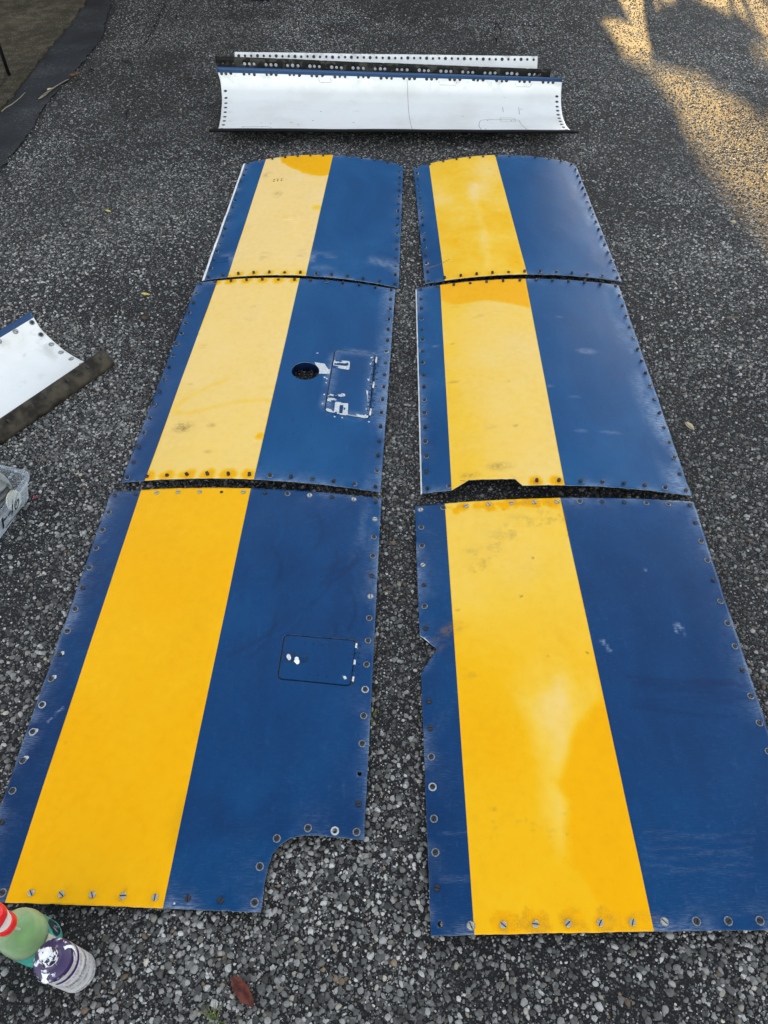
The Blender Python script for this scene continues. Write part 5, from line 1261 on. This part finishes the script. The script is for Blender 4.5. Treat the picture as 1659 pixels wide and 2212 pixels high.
def put_leaf(label, a_px, b_px, W_, mat, seed, curl=.15, fold=.25, z=.010, vein=False, bite=None, cat='leaf'):
    A_, B_ = un(*a_px, z), un(*b_px, z); L_ = float(np.linalg.norm(B_ - A_)); c_ = (A_ + B_) / 2; d = B_ - A_
    root = empty('fallen_leaf', (c_[0], c_[1], z), math.atan2(d[1], d[0])); tag(root, label, cat)
    obj('blade', leaf_mesh('blade', L_, W_, mat, curl, seed, fold, bite), root)
    if vein:
        v, f = tube([((t - .5) * L_, 0, curl * L_ * (t - .5) ** 2 + .0004) for t in np.linspace(0, 1, 10)], [.0008] * 9 + [.0004], 6); obj('midrib', mesh('midrib', v, f, M['vein']), root)
    return root
cl_ = lambda x, y: crop(x, y, 6.9125, 860, 3780)
put_leaf('glossy red-brown leaf lying on the pebbles at the bottom', cl_(370, 455), cl_(975, 1300), .0118, M['leaf_red'], 3, .10, .30, .011, True, (.62, .70))
cm = lambda x, y: crop(x, y, 5.53, 2650, 1500)
put_leaf('dry tan leaf on the asphalt right of the middle right panel', cm(258, 905), cm(455, 1085), .0095, M['leaf_tan'], 4, .2, .5, .010, True)
put_leaf('small yellow leaf on the asphalt left of the far panels', (228, 454), (240, 458), .006, M['leaf_yellow'], 5)
put_leaf('thin yellowish leaf left of the middle left panel', c5(165, 108), c5(218, 116), .006, M['leaf_yellow'], 6)
put_leaf('small brown leaf below the thin yellowish leaf', c5(168, 248), c5(205, 240), .007, M['leaf_brown'], 7)
put_leaf('crimson leaf scrap at the corner of the plastic box', c8(745, 1085), c8(890, 1000), .0035, M['leaf_pink'], 8, .3, .6, .008)
put_leaf('curled brown leaf on the tar strip by the concrete', crop(425, 470, 1.508, 0, 0), crop(470, 440, 1.508, 0, 0), .022, M['leaf_brown'], 9, .6, .7, .016)
put_leaf('tan leaf lying across the dry straw on the tar strip', crop(283, 538, 1.508, 0, 0), crop(312, 525, 1.508, 0, 0), .012, M['leaf_tan'], 10, .2, .4, .016)
put_leaf('pale leaf on the asphalt beside the sunlit patch', crop(1440, 1290, 1.476, 1900, 0), crop(1475, 1300, 1.476, 1900, 0), .012, M['leaf_tan'], 11, .3, .5, .010)
put_leaf('small tan leaf near the white curved piece', c7(672, 1500), c7(706, 1495), .006, M['leaf_tan'], 12)
put_leaf('rusty leaf scrap between the box and the near left panel', c7(690, 1635), c7(728, 1625), .006, M['leaf_brown'], 13)
def twig(label, pts, rad, mat, z=.015, name='twig', cat='twig'):
    P = [un(*p, z) for p in pts]; c_ = np.mean(P, 0); c_[2] = 0; g = np.random.default_rng(int(pts[0][0] * 7) % 999)
    Q = []
    for a_, b_ in zip(P[:-1], P[1:]): Q += [a_ + (b_ - a_) * t + g.normal(0, rad * .8, 3) * [1, 1, .3] for t in (0, .5)]
    Q.append(P[-1]); v, f = tube([Vector(q - c_) for q in Q], [rad * (1 - .5 * i / len(Q)) for i in range(len(Q))], 6)
    return tag(obj(name, mesh(name, v, f, mat), None, tuple(c_)), label, cat)
k5 = lambda x, y: crop(x, y, 1.508, 0, 0)
twig('dark twig left of the white fairing, nearest to it', [k5(1048, 452), k5(1085, 456), k5(1135, 458)], .006, M['twig'])
twig('short dark twig above the other twigs, left of the black strip', [k5(722, 358), k5(748, 354), k5(776, 362)], .009, M['twig'])
twig('small dark twig between two longer ones left of the fairing', [k5(990, 392), k5(1012, 392), k5(1036, 398)], .005, M['twig'])
twig('dark stubby twig on asphalt below the curled brown leaf', [k5(664, 624), k5(680, 626), k5(696, 622)], .007, M['twig'])
twig('thin branching twig beside the tar strip edge', [k5(380, 528), k5(440, 520), k5(520, 512)], .004, M['twig'])
twig('dark twig right of the curled brown leaf', [k5(524, 414), k5(540, 408), k5(556, 404)], .007, M['twig'])
twig('long dry straw lying across the tar strip', [k5(225, 588), k5(300, 532), k5(390, 478), k5(410, 470)], .003, M['straw'], .014, 'straw', 'straw')
twig('second dry straw close along the long straw', [k5(238, 585), k5(290, 548), k5(330, 515)], .003, M['straw'], .014, 'straw', 'straw')
twig('pale straw along the concrete edge', [k5(10, 660), k5(70, 620), k5(150, 548)], .003, M['straw'], .022, 'straw', 'straw')
def tuft(label, px, n, h, seed, spread=.02):
    g = np.random.default_rng(seed); c_ = un(*px, 0); root = empty('grass_tuft', (c_[0], c_[1], 0)); tag(root, label, 'grass')
    for i in range(n):
        an = g.uniform(0, 6.28); b = g.uniform(.4, 1) * h; d = Vector((math.cos(an), math.sin(an), 0)); w = Vector((-d.y, d.x, 0)) * .0012
        p0 = d * .003; p1 = d * spread * .5 + Vector((0, 0, b * .7)); p2 = d * spread * 1.6 + Vector((0, 0, b * .75))
        obj('blade', mesh('blade', [p0 - w, p0 + w, p1 + w * .8, p1 - w * .8, p2], [(0, 1, 2, 3), (3, 2, 4)], M['grass']), root)
tuft('grass sprig in the gap beside the near left panel', (803, 1552), 9, .022, 1, .018)
tuft('grass sprig at the bottom edge of the picture', (466, 2206), 12, .03, 2, .022)
tuft('dry grass wisp on the sunlit asphalt at right', crop(1620, 1030, 1.476, 1900, 0), 6, .05, 3, .05)

# ------------------------------------------------------------------ black stand at the left edge, blue tub at the top edge
M['black_metal'] = plain('black_metal', (.010, .010, .011), .45, .3, .3, 60)
zp = .016
b0 = un(20, 163, zp); root = empty('folding_stand', (b0[0], b0[1], zp)); tag(root, 'thin black metal stand legs on the concrete at the left edge', 'stand')
top = un(-22, 40, .34) - [b0[0], b0[1], zp]; hub = top * .35
def rod(name, p, q, r): v, f = tube([p, q], r, 8); return obj(name, mesh(name, v, f, M['black_metal']), root)
rod('leg', (0, 0, .006), top, .011); b1 = un(-30, 150, zp) - [b0[0], b0[1], zp]; rod('leg', b1 + [0, 0, .006], top, .011); b2 = un(-30, 95, zp) - [b0[0], b0[1], zp]; rod('leg', b2 + [0, 0, .006], top, .011)
rod('brace', hub, b1 + (top - b1) * .35, .007); rod('brace', hub, b2 + (top - b2) * .35, .006)
cc_ = un(10, 185, zp) - [b0[0], b0[1], zp]
twig('thin twig below the black stand on the concrete', [k5(0, 505), k5(22, 470), k5(40, 400)], .005, M['twig'], .022)
t0 = un(568, 3, 0); M['blue_tub'] = plain('blue_plastic', (.012, .014, .07), .4, 0, .2, 30)
rt = .115; root = empty('blue_tub', (t0[0], t0[1] + rt, 0)); tag(root, 'dark blue tub cut off by the top edge of the picture', 'tub')
v, f = lathe([(rt * .9, .002), (rt, .012), (rt * 1.06, .16), (rt * 1.10, .165), (rt * 1.10, .18), (rt * 1.03, .18), (rt * .95, .02)], 36); obj('body', mesh('body', v, f, M['blue_tub'], True, 40), root)
v, f = tube([(rt * 1.08 * math.cos(t), -.02 + rt * .2 * math.sin(t), .17 - .05 * math.sin(t)) for t in np.linspace(0, math.pi, 14)], .003, 6); obj('handle', mesh('handle', v, f, M['black_metal']), root)

# ------------------------------------------------------------------ unseen objects beyond the top of the frame, shaped to cast the evening shade
def sun_to(px, py, Y):
    g_ = un(px, py, 0); t = (Y - g_[1]) / SUN_DIR.y; return np.array([g_[0] + SUN_DIR.x * t, Y, SUN_DIR.z * t])
c6r = lambda x, y: (1042.2 + x / 2.691, y / 2.691)
M['siding'] = plain('dark_siding', (.20, .19, .17), .8, 0, .25, 6); M['timber'] = plain('weathered_timber', (.16, .12, .08), .8, 0, .3, 12); M['leafy'] = leaf_mat('screen_leaf', (.03, .06, .012), (.07, .11, .03), .6)
YB = 10.2
bd = [sun_to(*p, YB) for p in [(1235, -25), (1270, 10), (1298, 35), (1310, 78), (1328, 104), (1362, 126), (1399, 145), (1414, 163), (1425, 204), (1458, 260), (1514, 334), (1562, 398), (1622, 468), (1659, 520), (1760, 650), (1930, 850)]]
poly = [(-16, 0)] + [(bd[0][0], 0)] + [(p[0], p[2]) for p in bd] + [(bd[-1][0] + .1, bd[-1][2] + 3.0), (-16, bd[-1][2] + 3.0)]  # unseen; outline shaped to cast the shade, height to dim the far ground
n = len(poly); V = [(x, YB, z) for x, z in poly] + [(x, YB - .6, z) for x, z in poly]
fr = obj('blocker', mesh('blocker', V, [tuple(range(n)), tuple(range(2 * n - 1, n - 1, -1))] + [(i + n, (i + 1) % n + n, (i + 1) % n, i)[::-1] for i in range(n)], M['siding'], False)); tag(fr, 'long shed, unseen, with an outline shaped to shade the panels', 'blocker')
def slab(name, pts, Y, th, mat, parent):
    P = [sun_to(*p, Y) for p in pts]; n = len(P); V = [(p[0], Y, max(p[2], .0)) for p in P] + [(p[0], Y - th, max(p[2], .0)) for p in P]
    return obj(name, mesh(name, V, [tuple(range(n)), tuple(range(2 * n - 1, n - 1, -1))] + [(i, (i + 1) % n, (i + 1) % n + n, i + n) for i in range(n)], mat, False), parent)
ga = empty('occluder', (-5.6, 9.9, 0)); tag(ga, 'unseen garage at the head of the concrete pad, beyond the top', 'shade block')  # unseen block, put here to darken the upper left ground
def gbox(name, x0, x1, y0, y1, z0, z1, mat):
    v = [(x - 0, y, z) for z in (z0, z1) for x, y in ((x0, y0), (x1, y0), (x1, y1), (x0, y1))]
    return obj(name, mesh(name, v, [(3, 2, 1, 0), (4, 5, 6, 7), (0, 1, 5, 4), (1, 2, 6, 5), (2, 3, 7, 6), (3, 0, 4, 7)], mat, False), ga)
gbox('wall', -6.4, 6.4, -2.0, 2.1, 0, 3.0, M['siding']); gbox('roof', -6.6, 6.5, -2.25, 2.3, 3.0, 3.25, M['timber'])
dr = gbox('door', -4.0, -1.0, -2.06, -2.003, .02, 2.3, M['timber']); gbox('door', 1.2, 4.2, -2.06, -2.003, .02, 2.3, M['timber'])
YF = 8.6
frm = empty('shadow_frame', (0, 0, 0)); tag(frm, 'unseen timber post and beams shaped to cast the shadow bars', 'frame')  # unseen; outlines cut to cast the post and beam shadows
slab('post', [c6r(*p) for p in [(925, -180), (930, 0), (950, 170), (985, 335), (1035, 300), (1010, 290), (985, 140), (985, 0), (975, -180)]], YF, .08, M['timber'], frm)
slab('beam', [c6r(*p) for p in [(960, 335), (1040, 350), (1290, 400), (1460, 455), (1500, 505), (1290, 425), (1040, 372), (980, 362)]], YF + .1, .08, M['timber'], frm)
slab('brace', [c6r(*p) for p in [(760, -60), (850, 112), (690, 90), (600, 40), (560, -60)]], YF + .2, .08, M['timber'], frm)  # added to notch the edge of the sunlit patch
slab('brace', [c6r(*p) for p in [(1130, -40), (1220, -10), (1410, 95), (1420, 115), (1240, 40), (1120, 10)]], YF + .3, .08, M['timber'], frm)
hed = empty('leaf_screen', (0, 0, 0)); tag(hed, 'leafy shrub, unseen, added to shade part of the sunlit patch, right of the shed', 'screen')  # unseen leaf cards filling the outline of a shaded area
YH = 9.4
hp = [sun_to(*c6r(*p), YH)[[0, 2]] for p in [(990, 140), (1080, 110), (1210, 50), (1250, 90), (1400, 130), (1560, 170), (1490, 240), (1560, 420), (1700, 480), (1900, 560), (1900, 700), (1659, 600), (1520, 530), (1400, 460), (1330, 430), (1300, 350), (1040, 292)]]
hp = np.array(hp); g = np.random.default_rng(12); x0, z0 = hp.min(0); x1, z1 = hp.max(0)
q = np.stack([g.uniform(x0, x1, 26000), g.uniform(z0, z1, 26000)], 1); q = q[sd_poly(hp, q[:, 0], q[:, 1]) + g.normal(0, .02, len(q)) > 0][:9000]
V, F = [], []
for i, (x, z) in enumerate(q):
    r_ = g.uniform(.015, .035); Rm = Euler(tuple(g.uniform(0, 6.28, 3))).to_matrix(); c_ = Vector((x, YH + g.uniform(-.25, .25), z))
    V += [c_ + Rm @ Vector(p) for p in ((-r_, 0, 0), (0, -r_ * .5, 0), (r_, 0, 0), (0, r_ * .5, 0))]; F.append((4 * i, 4 * i + 1, 4 * i + 2, 4 * i + 3))
cr = obj('crown', mesh('crown', V, F, M['leafy'], False), hed); cr['kind'] = 'stuff'
for i in range(7):
    x = x0 + (x1 - x0) * (i + .5) / 7; zt = z0 + .15; v, f = tube([(x, YH, 0), (x + g.uniform(-.1, .1), YH, max(.3, zt * .6)), (x + g.uniform(-.2, .2), YH, zt)], [.03, .022, .012], 6); obj('stem', mesh('stem', v, f, M['timber']), hed)
print('done', round(time.time() - T0, 1))
